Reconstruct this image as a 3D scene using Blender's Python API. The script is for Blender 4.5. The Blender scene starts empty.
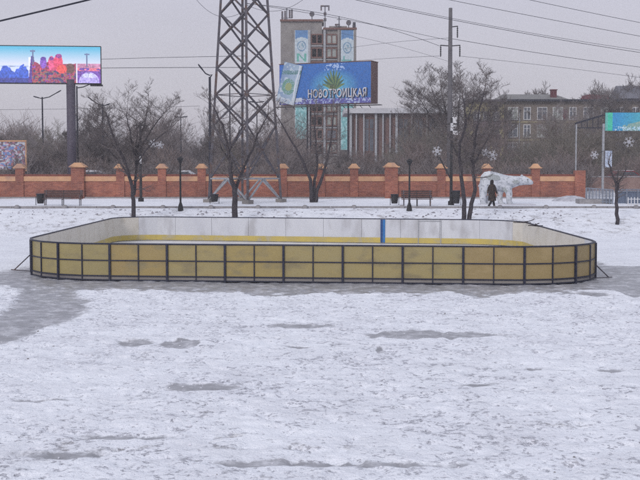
import bpy, math, random
import numpy as np
from mathutils import Vector, Matrix
random.seed(11); rng = np.random.default_rng(5)
S = bpy.context.scene; COL = S.collection
R = math.radians
W0, H0, FPX, HCAM, YHOR = 640, 480, 1150.0, 3.73, 168.0
TH = math.atan((240-YHOR)/FPX)

# ---------------- camera model (used to estimate real positions) -------------
def ray(px, py):
    u, v = (px-320)/FPX, -(py-240)/FPX
    return Vector((u, math.cos(TH)+v*math.sin(TH), -math.sin(TH)+v*math.cos(TH)))
def at(px, py, Y):
    r = ray(px, py); return Vector((0, 0, HCAM)) + r*(Y/r.y)
def ppm(Y): return FPX/Y          # photo pixels per metre at distance Y

# ---------------- terrain ----------------------------------------------------
def sst(a, b, x):
    t = np.clip((x-a)/(b-a), 0, 1); return t*t*(3-2*t)
def _noise(x, y, seed):
    r = np.random.default_rng(seed).random((256, 256))
    xi = np.floor(x).astype(int); yi = np.floor(y).astype(int)
    fx = x-xi; fy = y-yi; fx = fx*fx*(3-2*fx); fy = fy*fy*(3-2*fy)
    g = lambda a, b: r[a & 255, b & 255]
    return (g(xi, yi)*(1-fx)+g(xi+1, yi)*fx)*(1-fy)+(g(xi, yi+1)*(1-fx)+g(xi+1, yi+1)*fx)*fy
def base_h(x, y):
    x = np.asarray(x, float); y = np.asarray(y, float)
    z = 1.27*sst(60.5, 70.2, y+0.35*np.sin(x*0.21))
    z = z+0.15*sst(70, 88, y)+0.62*sst(91, 99, y)
    return z
def gz(x, y): return float(base_h(x, y))
GRID = {}
def gtrue(x, y): return float(GRID['Z'][np.searchsorted(GRID['Y'], y), np.searchsorted(GRID['X'], x)])

# ---------------- materials --------------------------------------------------
MATS = {}
def mat(name, c1, c2=None, scale=4.0, rough=0.8, metal=0.0, bump=0.0, spec=0.3, detail=4, c3=None, s3=0.6, coord='Object', stretch=None):
    if name in MATS: return MATS[name]
    m = bpy.data.materials.new(name); m.use_nodes = True
    nt = m.node_tree; N = nt.nodes; L = nt.links; b = N['Principled BSDF']
    b.inputs['Roughness'].default_value = rough; b.inputs['Metallic'].default_value = metal
    b.inputs['Specular IOR Level'].default_value = spec
    if c2 is None: c2 = tuple(v*0.75 for v in c1)
    tc = N.new('ShaderNodeTexCoord'); src = tc.outputs[coord]
    if stretch:
        mp = N.new('ShaderNodeMapping'); mp.inputs['Scale'].default_value = stretch
        L.new(src, mp.inputs['Vector']); src = mp.outputs['Vector']
    n = N.new('ShaderNodeTexNoise'); n.inputs['Scale'].default_value = scale; n.inputs['Detail'].default_value = detail
    n.inputs['Roughness'].default_value = 0.6
    L.new(src, n.inputs['Vector'])
    r = N.new('ShaderNodeValToRGB'); r.color_ramp.elements[0].position = 0.35; r.color_ramp.elements[1].position = 0.65
    r.color_ramp.elements[0].color = (*c1, 1); r.color_ramp.elements[1].color = (*c2, 1)
    L.new(n.outputs['Fac'], r.inputs['Fac']); out = r.outputs['Color']
    if c3:
        n2 = N.new('ShaderNodeTexNoise'); n2.inputs['Scale'].default_value = scale*s3; n2.inputs['Detail'].default_value = 6
        L.new(src, n2.inputs['Vector'])
        r2 = N.new('ShaderNodeValToRGB'); r2.color_ramp.elements[0].position = 0.52; r2.color_ramp.elements[1].position = 0.68
        r2.color_ramp.elements[0].color = (0, 0, 0, 1); r2.color_ramp.elements[1].color = (1, 1, 1, 1)
        L.new(n2.outputs['Fac'], r2.inputs['Fac'])
        mx = N.new('ShaderNodeMix'); mx.data_type = 'RGBA'; L.new(r2.outputs['Color'], mx.inputs[0])
        L.new(out, mx.inputs[6]); mx.inputs[7].default_value = (*c3, 1); out = mx.outputs[2]
    L.new(out, b.inputs['Base Color'])
    if bump:
        bp = N.new('ShaderNodeBump'); bp.inputs['Strength'].default_value = bump; bp.inputs['Distance'].default_value = 0.03
        L.new(n.outputs['Fac'], bp.inputs['Height']); L.new(bp.outputs['Normal'], b.inputs['Normal'])
    MATS[name] = m; return m

def brick_mat():
    m = bpy.data.materials.new('brick'); m.use_nodes = True
    nt = m.node_tree; N = nt.nodes; L = nt.links; b = N['Principled BSDF']
    tc = N.new('ShaderNodeTexCoord'); sx = N.new('ShaderNodeSeparateXYZ'); L.new(tc.outputs['Object'], sx.inputs[0])
    cx = N.new('ShaderNodeCombineXYZ'); L.new(sx.outputs[0], cx.inputs[0]); L.new(sx.outputs[2], cx.inputs[1])
    br = N.new('ShaderNodeTexBrick'); L.new(cx.outputs[0], br.inputs['Vector'])
    br.inputs['Scale'].default_value = 1.0; br.inputs['Brick Width'].default_value = 0.27; br.inputs['Row Height'].default_value = 0.085
    br.inputs['Mortar Size'].default_value = 0.008
    br.inputs['Color1'].default_value = (0.38, 0.14, 0.085, 1); br.inputs['Color2'].default_value = (0.25, 0.08, 0.055, 1)
    br.inputs['Mortar'].default_value = (0.26, 0.16, 0.14, 1)
    n = N.new('ShaderNodeTexNoise'); n.inputs['Scale'].default_value = 0.6; n.inputs['Detail'].default_value = 9; n.inputs['Roughness'].default_value = .7
    L.new(tc.outputs['Object'], n.inputs['Vector'])
    rr = N.new('ShaderNodeValToRGB'); rr.color_ramp.elements[0].position = .3; rr.color_ramp.elements[1].position = .75
    rr.color_ramp.elements[0].color = (.50, .52, .58, 1); rr.color_ramp.elements[1].color = (1.25, 1.15, 1.1, 1)
    L.new(n.outputs['Fac'], rr.inputs['Fac'])
    mx = N.new('ShaderNodeMix'); mx.data_type = 'RGBA'; mx.blend_type = 'MULTIPLY'; mx.inputs[0].default_value = 1
    L.new(br.outputs['Color'], mx.inputs[6]); L.new(rr.outputs['Color'], mx.inputs[7])
    L.new(mx.outputs[2], b.inputs['Base Color']); b.inputs['Roughness'].default_value = .9
    return m

def attr_mat(name, emit=0.0, rough=0.5):
    m = bpy.data.materials.new(name); m.use_nodes = True
    nt = m.node_tree; N = nt.nodes; L = nt.links; b = N['Principled BSDF']
    a = N.new('ShaderNodeAttribute'); a.attribute_name = 'pic'
    if emit:
        b.inputs['Base Color'].default_value = (.02, .02, .02, 1)
        L.new(a.outputs['Color'], b.inputs['Emission Color']); b.inputs['Emission Strength'].default_value = emit
    else:
        L.new(a.outputs['Color'], b.inputs['Base Color'])
    b.inputs['Roughness'].default_value = rough
    return m

M = {}
M['brick'] = brick_mat()
M['tan'] = mat('tan_plaster', (.58, .34, .20), (.47, .27, .16), 1.2, .9, c3=(.36, .22, .17))
M['coping'] = mat('red_coping', (.20, .065, .05), (.15, .055, .045), 3)
M['darksteel'] = mat('dark_steel', (.022, .024, .038), (.035, .036, .05), 9, .55, .3)
M['rail'] = mat('rail_paint', (.018, .022, .045), (.03, .032, .055), 9, .5, .2)
M['galv'] = mat('galvanised', (.12, .115, .135), (.08, .075, .09), 3, .6, .5, c3=(.12, .08, .07))
M['galvlight'] = mat('galvanised_light', (.36, .37, .40), (.25, .26, .28), 4, .6, .3)
M['railgrey'] = mat('rail_grey', (.22, .25, .31), (.15, .17, .22), 4, .6, .2)
M['bark'] = mat('bark', (.03, .027, .036), (.065, .056, .062), 6, .95, bump=.5, stretch=(3, 3, .6))
M['twig'] = mat('twig', (.085, .072, .075), (.13, .112, .112), 1.2, .95)
M['twiggrey'] = mat('twig_grey', (.145, .125, .13), (.20, .175, .175), .6, .95)
M['twigolive'] = mat('twig_olive', (.135, .12, .105), (.18, .16, .14), .6, .95)
M['twigrust'] = mat('twig_rust', (.165, .13, .125), (.21, .17, .165), .6, .95)
M['whitewash'] = mat('whitewash', (.55, .55, .56), (.4, .4, .42), 5)
M['concrete'] = mat('concrete', (.20, .185, .18), (.26, .245, .235), .5, .9, c3=(.15, .14, .145))
M['pole_conc'] = mat('pole_concrete', (.095, .09, .10), (.13, .125, .135), 1.5, .9)
M['glass'] = mat('window_glass', (.07, .08, .10), (.13, .14, .17), .35, .12, .0, spec=.6)
M['glasspale'] = mat('window_pale', (.22, .25, .24), (.33, .34, .32), .5, .25, spec=.5)
M['frame_w'] = mat('frame_white', (.62, .62, .64), (.5, .5, .52), 3)
M['frame_b'] = mat('frame_brown', (.12, .06, .05), (.16, .08, .065), 3)
M['black'] = mat('black_paint', (.015, .015, .018), (.025, .025, .03), 5, .6)
M['wood'] = mat('bench_wood', (.075, .045, .045), (.05, .03, .032), 8, .7)
M['stone'] = mat('stone', (.22, .21, .22), (.30, .29, .30), 3, .9, bump=.3)

def snow_node_mat():
    m = bpy.data.materials.new('snow_ground'); m.use_nodes = True
    nt = m.node_tree; N = nt.nodes; L = nt.links; b = N['Principled BSDF']
    tc = N.new('ShaderNodeTexCoord'); P = tc.outputs['Object']
    def noise(sc, det=5, rough=.6, vec=P):
        n = N.new('ShaderNodeTexNoise'); n.inputs['Scale'].default_value = sc; n.inputs['Detail'].default_value = det
        n.inputs['Roughness'].default_value = rough; L.new(vec, n.inputs['Vector']); return n
    def ramp(src, a, b_, c0=0, c1=1):
        r = N.new('ShaderNodeMapRange'); r.inputs['From Min'].default_value = a; r.inputs['From Max'].default_value = b_
        r.inputs['To Min'].default_value = c0; r.inputs['To Max'].default_value = c1; L.new(src, r.inputs['Value']); return r.outputs[0]
    def math_(op, a, b_=None, clamp=False):
        n = N.new('ShaderNodeMath'); n.operation = op; n.use_clamp = clamp
        for i, v in enumerate((a, b_)):
            if v is None: continue
            if isinstance(v, (int, float)): n.inputs[i].default_value = v
            else: L.new(v, n.inputs[i])
        return n.outputs[0]
    def mix(f, a, b_):
        n = N.new('ShaderNodeMix'); n.data_type = 'RGBA'; L.new(f, n.inputs[0])
        for i, v in ((6, a), (7, b_)):
            if isinstance(v, tuple): n.inputs[i].default_value = (*v, 1)
            else: L.new(v, n.inputs[i])
        return n.outputs[2]
    at_ = N.new('ShaderNodeAttribute'); at_.attribute_name = 'ice'
    sep = N.new('ShaderNodeSeparateColor'); L.new(at_.outputs['Color'], sep.inputs[0])
    iceA, dirtA, trampA = sep.outputs[0], sep.outputs[1], sep.outputs[2]
    wide = noise(.9, 5, .7)
    nE = noise(2.6, 9, .78)
    ice = math_('ADD', iceA, ramp(nE.outputs['Fac'], .3, .7, -.34, .34)); ice = math_('ADD', ice, ramp(iceA, .45, 1.0, 0, .16)); ice = ramp(ice, .40, .66)
    big = noise(.35, 5); mid = noise(1.9, 6, .65); fine = noise(9.0, 4, .7); fine2 = noise(30, 3, .7)
    # thin snow worn down to grey ice in pits
    pit = math_('ADD', fine.outputs['Fac'], ramp(mid.outputs['Fac'], .3, .7, -.12, .12))
    pit = math_('ADD', pit, ramp(big.outputs['Fac'], .3, .7, -.05, .05))
    pitm = ramp(pit, .555, .615, 0, .72)
    pitm = math_('MULTIPLY', pitm, trampA)
    dark = math_('MULTIPLY', ramp(fine2.outputs['Fac'], .50, .60), ramp(pit, .56, .64))
    dark = math_('MULTIPLY', dark, trampA)
    col = mix(ramp(big.outputs['Fac'], .35, .65), (.85, .865, .925), (.79, .80, .865))
    col = mix(ramp(fine2.outputs['Fac'], .48, .75, 0, .4), col, (.62, .63, .70))
    col = mix(math_('MULTIPLY', trampA, ramp(wide.outputs['Fac'], .45, .70, 0, .35)), col, (.52, .52, .57))
    col = mix(pitm, col, (.40, .40, .455))
    col = mix(math_('MULTIPLY', dark, .8), col, (.17, .17, .19))
    dm = math_('ADD', dirtA, ramp(mid.outputs['Fac'], .3, .7, -.35, .35)); dm = ramp(dm, .4, .75, 0, .85)
    col = mix(math_('MULTIPLY', dm, ramp(dirtA, 0, .08)), col, (.30, .28, .27))
    icec = mix(ramp(mid.outputs['Fac'], .38, .62), (.24, .24, .265), (.36, .36, .395))
    icec = mix(math_('MULTIPLY', ramp(mid.outputs['Fac'], .50, .62), ramp(fine.outputs['Fac'], .42, .60, 0, .75)), icec, (.60, .60, .65))
    col = mix(ice, col, icec)
    L.new(col, b.inputs['Base Color'])
    L.new(ramp(ice, 0, 1, .85, .38), b.inputs['Roughness'])
    b.inputs['Specular IOR Level'].default_value = .25
    hgt = math_('ADD', math_('MULTIPLY', fine.outputs['Fac'], -.8), math_('MULTIPLY', mid.outputs['Fac'], .7))
    hgt = math_('ADD', hgt, math_('MULTIPLY', fine2.outputs['Fac'], .25))
    bp = N.new('ShaderNodeBump'); bp.inputs['Distance'].default_value = .10
    L.new(ramp(ice, 0, 1, .75, .12), bp.inputs['Strength'])
    L.new(hgt, bp.inputs['Height']); L.new(bp.outputs['Normal'], b.inputs['Normal'])
    return m

# ---------------- mesh builder ----------------------------------------------
class MB:
    def __init__(s): s.v = []; s.f = []; s.mi = []
    def quadset(s, vs, fs, mi=0):
        o = len(s.v); s.v += [tuple(v) for v in vs]; s.f += [tuple(i+o for i in f) for f in fs]; s.mi += [mi]*len(fs); return s
    def box(s, c, d, rz=0, mi=0, M4=None):
        x, y, z = d[0]/2, d[1]/2, d[2]/2
        vs = [(a*x, b*y, e*z) for a in (-1, 1) for b in (-1, 1) for e in (-1, 1)]
        ca, sa = math.cos(rz), math.sin(rz)
        vs = [(c[0]+v[0]*ca-v[1]*sa, c[1]+v[0]*sa+v[1]*ca, c[2]+v[2]) for v in vs]
        return s.quadset(vs, [(0, 1, 3, 2), (4, 6, 7, 5), (0, 4, 5, 1), (2, 3, 7, 6), (0, 2, 6, 4), (1, 5, 7, 3)], mi)
    def tube(s, p0, p1, r0, r1=None, n=6, mi=0, caps=True):
        if r1 is None: r1 = r0
        p0 = Vector(p0); p1 = Vector(p1); d = (p1-p0)
        if d.length < 1e-6: return s
        d.normalize(); a = Vector((0, 0, 1)) if abs(d.z) < .9 else Vector((1, 0, 0))
        u = d.cross(a).normalized(); w = d.cross(u)
        o = len(s.v)
        for p, r in ((p0, r0), (p1, r1)):
            for k in range(n):
                t = 2*math.pi*k/n; q = p+(u*math.cos(t)+w*math.sin(t))*r; s.v.append((q.x, q.y, q.z))
        for k in range(n): s.f.append((o+k, o+(k+1) % n, o+n+(k+1) % n, o+n+k)); s.mi.append(mi)
        if caps and n > 3:
            s.f.append(tuple(o+k for k in range(n-1, -1, -1))); s.mi.append(mi)
            s.f.append(tuple(o+n+k for k in range(n))); s.mi.append(mi)
        return s
    def bar(s, p0, p1, w, h=None, mi=0):      # square bar
        if h is None: h = w
        p0 = Vector(p0); p1 = Vector(p1); d = (p1-p0).normalized()
        a = Vector((0, 0, 1)) if abs(d.z) < .95 else Vector((0, 1, 0))
        u = d.cross(a).normalized()*(w/2); v = d.cross(u).normalized()*(h/2)
        vs = [p+u*i+v*j for p in (p0, p1) for i, j in ((-1, -1), (1, -1), (1, 1), (-1, 1))]
        return s.quadset(vs, [(3, 2, 1, 0), (4, 5, 6, 7), (0, 1, 5, 4), (1, 2, 6, 5), (2, 3, 7, 6), (3, 0, 4, 7)], mi)
    def path(s, pts, rad, n=6, mi=0):
        pts = [Vector(p) for p in pts]
        if not isinstance(rad, (list, tuple)): rad = [rad]*len(pts)
        o = len(s.v); prev = None
        for i, p in enumerate(pts):
            d = (pts[min(i+1, len(pts)-1)]-pts[max(i-1, 0)]).normalized()
            if prev is None:
                a = Vector((0, 0, 1)) if abs(d.z) < .9 else Vector((1, 0, 0)); u = d.cross(a).normalized()
            else: u = (prev-d*prev.dot(d)).normalized()
            prev = u; w = d.cross(u)
            for k in range(n):
                t = 2*math.pi*k/n; q = p+(u*math.cos(t)+w*math.sin(t))*rad[i]; s.v.append((q.x, q.y, q.z))
        for i in range(len(pts)-1):
            for k in range(n):
                a = o+i*n; s.f.append((a+k, a+(k+1) % n, a+n+(k+1) % n, a+n+k)); s.mi.append(mi)
        s.f.append(tuple(o+k for k in range(n-1, -1, -1))); s.mi.append(mi)
        e = o+(len(pts)-1)*n; s.f.append(tuple(e+k for k in range(n))); s.mi.append(mi)
        return s
    def loft(s, rings, n=14, mi=0):           # rings: (centre, rx, ry, (u,v) axes)
        o = len(s.v)
        for c, ra, rb, u, w in rings:
            c = Vector(c); u = Vector(u).normalized(); w = Vector(w).normalized()
            for k in range(n):
                t = 2*math.pi*k/n; q = c+u*math.cos(t)*ra+w*math.sin(t)*rb; s.v.append((q.x, q.y, q.z))
        for i in range(len(rings)-1):
            for k in range(n):
                a = o+i*n; s.f.append((a+k, a+(k+1) % n, a+n+(k+1) % n, a+n+k)); s.mi.append(mi)
        s.f.append(tuple(o+k for k in range(n-1, -1, -1))); s.mi.append(mi)
        e = o+(len(rings)-1)*n; s.f.append(tuple(e+k for k in range(n))); s.mi.append(mi)
        return s
    def build(s, name, m, parent=None, smooth=False, loc=None):
        me = bpy.data.meshes.new(name); me.from_pydata(s.v, [], s.f)
        ms = m if isinstance(m, (list, tuple)) else [m]
        for q in ms: me.materials.append(q)
        if len(ms) > 1: me.polygons.foreach_set('material_index', s.mi)
        if smooth: me.polygons.foreach_set('use_smooth', [True]*len(me.polygons))
        me.update()
        o = bpy.data.objects.new(name, me); COL.objects.link(o)
        if parent: o.parent = parent
        if loc: o.location = loc
        return o
def tag(o, label=None, cat=None, group=None, kind=None):
    if label: o['label'] = label
    if cat: o['category'] = cat
    if group: o['group'] = group
    if kind: o['kind'] = kind
    return o
def thing(name, label, cat, loc=(0, 0, 0), rz=0, group=None):
    o = bpy.data.objects.new(name, None); COL.objects.link(o); o.empty_display_size = .2
    o.location = loc; o.rotation_euler = (0, 0, rz); return tag(o, label, cat, group)
def copy_tree(o, parent=None):
    c = o.copy(); COL.objects.link(c)
    if parent: c.parent = parent
    for ch in list(o.children): copy_tree(ch, c)
    return c
def remesh(o, vox, sm=2):
    r = o.modifiers.new('r', 'REMESH'); r.mode = 'VOXEL'; r.voxel_size = vox; r.use_smooth_shade = True
    if sm:
        k = o.modifiers.new('s', 'SMOOTH'); k.iterations = sm; k.factor = .5

def picture(name, w, h, nx, ny, fn, m, parent, loc=(0, 0, 0)):
    """flat printed or lit sheet facing -Y; fn(u,v)->rgb arrays (v up)"""
    us = (np.arange(nx)+.5)/nx; vs = (np.arange(ny)+.5)/ny
    U, V = np.meshgrid(us, vs); rgb = fn(U, V).reshape(-1, 3)
    verts = [((i/nx-.5)*w, 0, j/ny*h) for j in range(ny+1) for i in range(nx+1)]
    faces = [(j*(nx+1)+i, j*(nx+1)+i+1, (j+1)*(nx+1)+i+1, (j+1)*(nx+1)+i) for j in range(ny) for i in range(nx)]
    me = bpy.data.meshes.new(name); me.from_pydata(verts, [], faces); me.materials.append(m)
    a = me.color_attributes.new('pic', 'FLOAT_COLOR', 'CORNER')
    c = np.ones((len(faces), 4, 4)); c[:, :, :3] = rgb[:, None, :]
    a.data.foreach_set('color', c.ravel()); me.update()
    o = bpy.data.objects.new(name, me); COL.objects.link(o); o.parent = parent; o.location = loc; return o
def text_mesh(body, size, m, parent, loc, name, width=None, extrude=.01, rot=(math.pi/2, 0, 0), shear=0):
    cu = bpy.data.curves.new(name, 'FONT'); cu.body = body; cu.size = size; cu.extrude = extrude; cu.align_x = 'CENTER'; cu.offset = size*.01; cu.space_character = 1.08
    tmp = bpy.data.objects.new('t', cu); COL.objects.link(tmp)
    bpy.context.view_layer.update()
    me = bpy.data.meshes.new_from_object(tmp.evaluated_get(bpy.context.evaluated_depsgraph_get()))
    bpy.data.objects.remove(tmp); me.materials.clear(); me.materials.append(m); me.name = name
    o = bpy.data.objects.new(name, me); COL.objects.link(o); o.parent = parent; o.location = loc; o.rotation_euler = rot
    if width:
        xs = [v.co.x for v in me.vertices]; k = width/(max(xs)-min(xs))
        for v in me.vertices: v.co.x *= k
    return o

# ======================= GROUND ==============================================
def build_ground():
    X = np.concatenate([-np.geomspace(1500, 30, 26), np.arange(-29, -13, .5), np.arange(-13, 13.001, .055), np.arange(13.5, 30, .5), np.geomspace(31, 1500, 26)])
    Y = np.concatenate([-np.geomspace(300, 4, 12), np.arange(0, 10.5, .5), np.arange(11, 37, .055), np.arange(37, 60, .22), np.arange(60, 74, .14), np.arange(74, 100, .35), np.geomspace(101, 3000, 40)])
    nx, ny = len(X), len(Y); GX, GY = np.meshgrid(X, Y)
    Z = base_h(GX, GY)
    near = sst(9, 12, GY)*(1-sst(100, 160, GY))
    Z += near*(.05*(_noise(GX*.45, GY*.45, 1)-.5)+.028*(_noise(GX*2.1, GY*2.1, 2)-.5))
    Z += near*(1-sst(36, 60, GY))*(.045*(_noise(GX*5.2, GY*5.2, 3)-.5)+.014*(_noise(GX*11, GY*11, 4)-.5))
    bank = sst(60, 63, GY)*(1-sst(69.3, 70.2, GY))
    Z += bank*.11*(_noise(GX*1.3, GY*1.3, 7)-.5)
    # footprints trodden across the snow
    FP = (1-sst(36, 37, GY))*sst(11, 12, GY)
    for k in range(1500):
        cx, cy = rng.uniform(-12, 12), rng.uniform(12, 36)
        a = rng.uniform(0, math.pi); i0, i1 = np.searchsorted(X, cx-.3), np.searchsorted(X, cx+.3)
        j0, j1 = np.searchsorted(Y, cy-.3), np.searchsorted(Y, cy+.3)
        sx, sy = GX[j0:j1, i0:i1]-cx, GY[j0:j1, i0:i1]-cy
        u = sx*math.cos(a)+sy*math.sin(a); v = -sx*math.sin(a)+sy*math.cos(a)
        Z[j0:j1, i0:i1] -= rng.uniform(.02, .05)*np.exp(-((u/.15)**4+(v/.075)**4))
    # ice patches (photo pixel centre -> real place on the ground)
    ice = np.zeros_like(Z)
    nz = (_noise(GX*1.1+9, GY*.8, 21)-.5)*.9+(_noise(GX*3.1, GY*2.4, 22)-.5)*.5
    def ell(px0, px1, py0, py1, s=1.0, wob=1.0):
        nonlocal ice
        a = at_ground((px0+px1)/2, py0); b = at_ground((px0+px1)/2, py1); c = at_ground((px0+px1)/2, (py0+py1)/2)
        rx = (px1-px0)/2/ppm(c.y); ry = (a.y-b.y)/2; cy = (a.y+b.y)/2
        d = np.sqrt(((GX-c.x)/rx)**2+((GY-cy)/ry)**2)+nz*.5*wob
        ice = np.maximum(ice, np.clip(s*(1.5-d), 0, 1))
    # band of cleared ice round the front and sides of the rink
    P = rink_outline(1.0); dm = np.full(GX.shape, 99.0); msk = (GY > 30) & (GY < 66) & (abs(GX) < 22)
    gx, gy = GX[msk], GY[msk]; dd = np.full(gx.shape, 99.0)
    for p in P: dd = np.minimum(dd, np.hypot(gx-p[0], (gy-p[1])))
    dm[msk] = dd
    wdt = np.where(GY < 41, 2.9+1.9*nz, 1.5+.6*nz)
    wdt = np.where((GX > 9) & (GY < 44), 3.9+nz*1.4, wdt); wdt = np.where((GX > 9.3) & (GY > 46), .35, wdt)
    wdt = np.where((GX < -10) & (GY > 46), .5, wdt)
    wdt = np.where((GX < -10.3) & (GY <= 46), np.maximum(.5, wdt*sst(44.5, 38, GY)+.6), wdt)
    ice = np.maximum(ice, np.clip(.5+(wdt-dm)*.6, 0, 1))
    # tongue running off to the lower left
    pts = [at_ground(*q) for q in ((52, 285), (47, 292), (49, 300), (52, 308), (33, 318), (8, 331), (-20, 341))]
    wd = [1.0, .8, .95, 1.1, .9, .75, .7]
    for i in range(len(pts)-1):
        for t in np.linspace(0, 1, 6):
            p = pts[i].lerp(pts[i+1], t); w = wd[i]*(1-t)+wd[i+1]*t
            d = np.hypot(GX-p.x, (GY-p.y))/w+nz*.35; ice = np.maximum(ice, np.clip(1.5-d, 0, 1))
    ell(368, 496, 331, 338.5, 1.5, .8); ell(163, 197, 339, 347, 1.5, .6); ell(268, 330, 323.2, 327.5, 1.25); ell(168, 240, 384, 390.5, 1.0)
    ell(114, 150, 338, 346, .85, 1.3); ell(-20, 100, 398, 402, .55); ell(190, 470, 460, 467, .8); ell(420, 520, 381, 384, .5)
    ell(280, 315, 345.5, 348, .75); ell(375, 384, 347, 353, .9, .4); ell(60, 190, 433, 440, .58); ell(452, 500, 382, 386, .55)
    ell(525, 545, 366, 371, .75, .5); ell(585, 640, 367, 374, .62); ell(0, 120, 446, 462, .52)
    dirt = np.zeros_like(Z)
    dirt += bank*.34*(_noise(GX*.35, GY*.5, 31) > .35)
    dirt = np.maximum(dirt, .62*np.exp(-((GY-70.6)/.28)**2))
    dirt = np.maximum(dirt, .35*np.exp(-((GY-87.4)/.5)**2)); dirt = np.maximum(dirt, .55*sst(89, 92, GY))
    dirt = np.maximum(dirt, .30*(1-sst(15, 22, GY))*sst(.45, .75, _noise(GX*.3+3, GY*.9, 88)))
    tramp = np.clip(.35+.65*(1-sst(30, 44, GY))+.35*bank, 0, 1)*np.clip(.55+1.1*_noise(GX*.22, GY*.16, 41), 0, 1)
    Z -= .022*sst(.4, .6, ice)
    GRID.update(X=X, Y=Y, Z=Z)
    me = bpy.data.meshes.new('ground'); nv = nx*ny
    co = np.stack([GX, GY, Z], -1).reshape(-1, 3); me.vertices.add(nv); me.vertices.foreach_set('co', co.ravel())
    idx = np.arange(nv).reshape(ny, nx)
    q = np.stack([idx[:-1, :-1], idx[:-1, 1:], idx[1:, 1:], idx[1:, :-1]], -1).reshape(-1, 4)
    me.loops.add(q.size); me.loops.foreach_set('vertex_index', q.ravel())
    me.polygons.add(len(q)); me.polygons.foreach_set('loop_start', np.arange(len(q))*4)
    me.polygons.foreach_set('use_smooth', np.ones(len(q), bool)); me.update(calc_edges=True)
    a = me.color_attributes.new('ice', 'FLOAT_COLOR', 'POINT')
    a.data.foreach_set('color', np.stack([ice, dirt, tramp, np.ones_like(ice)], -1).ravel())
    me.materials.append(snow_node_mat())
    o = bpy.data.objects.new('ground', me); COL.objects.link(o); o['kind'] = 'structure'
def at_ground(px, py, z=0):
    r = ray(px, py); return Vector((0, 0, HCAM))+r*((z-HCAM)/r.z)

# ======================= RINK ================================================
CORN = [((-10.38, 38.45), 3.5), ((9.42, 36.3), 3.1), ((9.5, 55.4), 2.9), ((-10.4, 59.6), 1.8)]
POST_DIR = (283.5-320)/FPX
def rink_outline(step):
    pts = []
    n = len(CORN)
    for i in range(n):
        (c, r) = CORN[i]; a = Vector(CORN[i-1][0]); b = Vector(CORN[(i+1) % n][0]); c = Vector(c)
        d1 = (a-c).normalized(); d2 = (b-c).normalized(); ang = d1.angle(d2); t = r/math.tan(ang/2)
        ctr = c+(d1+d2).normalized()*(r/math.sin(ang/2)); s = c+d1*t-ctr; e = c+d2*t-ctr
        a0 = math.atan2(s.y, s.x); a1 = math.atan2(e.y, e.x); da = (a1-a0+math.pi) % (2*math.pi)-math.pi
        for k in range(13): pts.append((ctr.x+r*math.cos(a0+da*k/12), ctr.y+r*math.sin(a0+da*k/12)))
    pts.append(pts[0]); P = np.array(pts); L = np.r_[0, np.cumsum(np.hypot(*np.diff(P, axis=0).T))]
    m = round(L[-1]/step); m += m % 2
    # start the spacing at the post that stands a little left of the middle of the front
    i0 = int(np.argmin(np.where(P[:, 1] < 39.5, 0, 99)+0)); best = None
    for i in range(len(P)-1):
        if P[i, 1] < 39.5 and P[i+1, 1] < 39.5:
            a = P[i]; b = P[i+1]; xa = a[0]-a[1]*POST_DIR; xb = b[0]-b[1]*POST_DIR
            if xa*xb <= 0: best = L[i]+(L[i+1]-L[i])*xa/(xa-xb)
    s = (np.linspace(0, L[-1], m+1)[:-1]+best) % L[-1]
    return np.stack([np.interp(s, L, P[:, 0]), np.interp(s, L, P[:, 1])], -1)
def board_mats():
    out = []
    for i, (a, b) in enumerate([((.34, .265, .105), (.30, .235, .10)), ((.32, .265, .12), (.275, .23, .11)), ((.33, .25, .10), (.30, .225, .10)), ((.31, .26, .13), (.33, .265, .115))]):
        out.append(mat('board_outside_%d' % i, a, b, .8, .45, c3=(.24, .20, .11), s3=1.6, stretch=(1, 1, 2.2)))
    out.append(mat('board_outside_brown', (.31, .235, .11), (.28, .21, .10), .9, .45, c3=(.33, .25, .125), s3=1.6, stretch=(1, 1, 2.2)))
    return out
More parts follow.
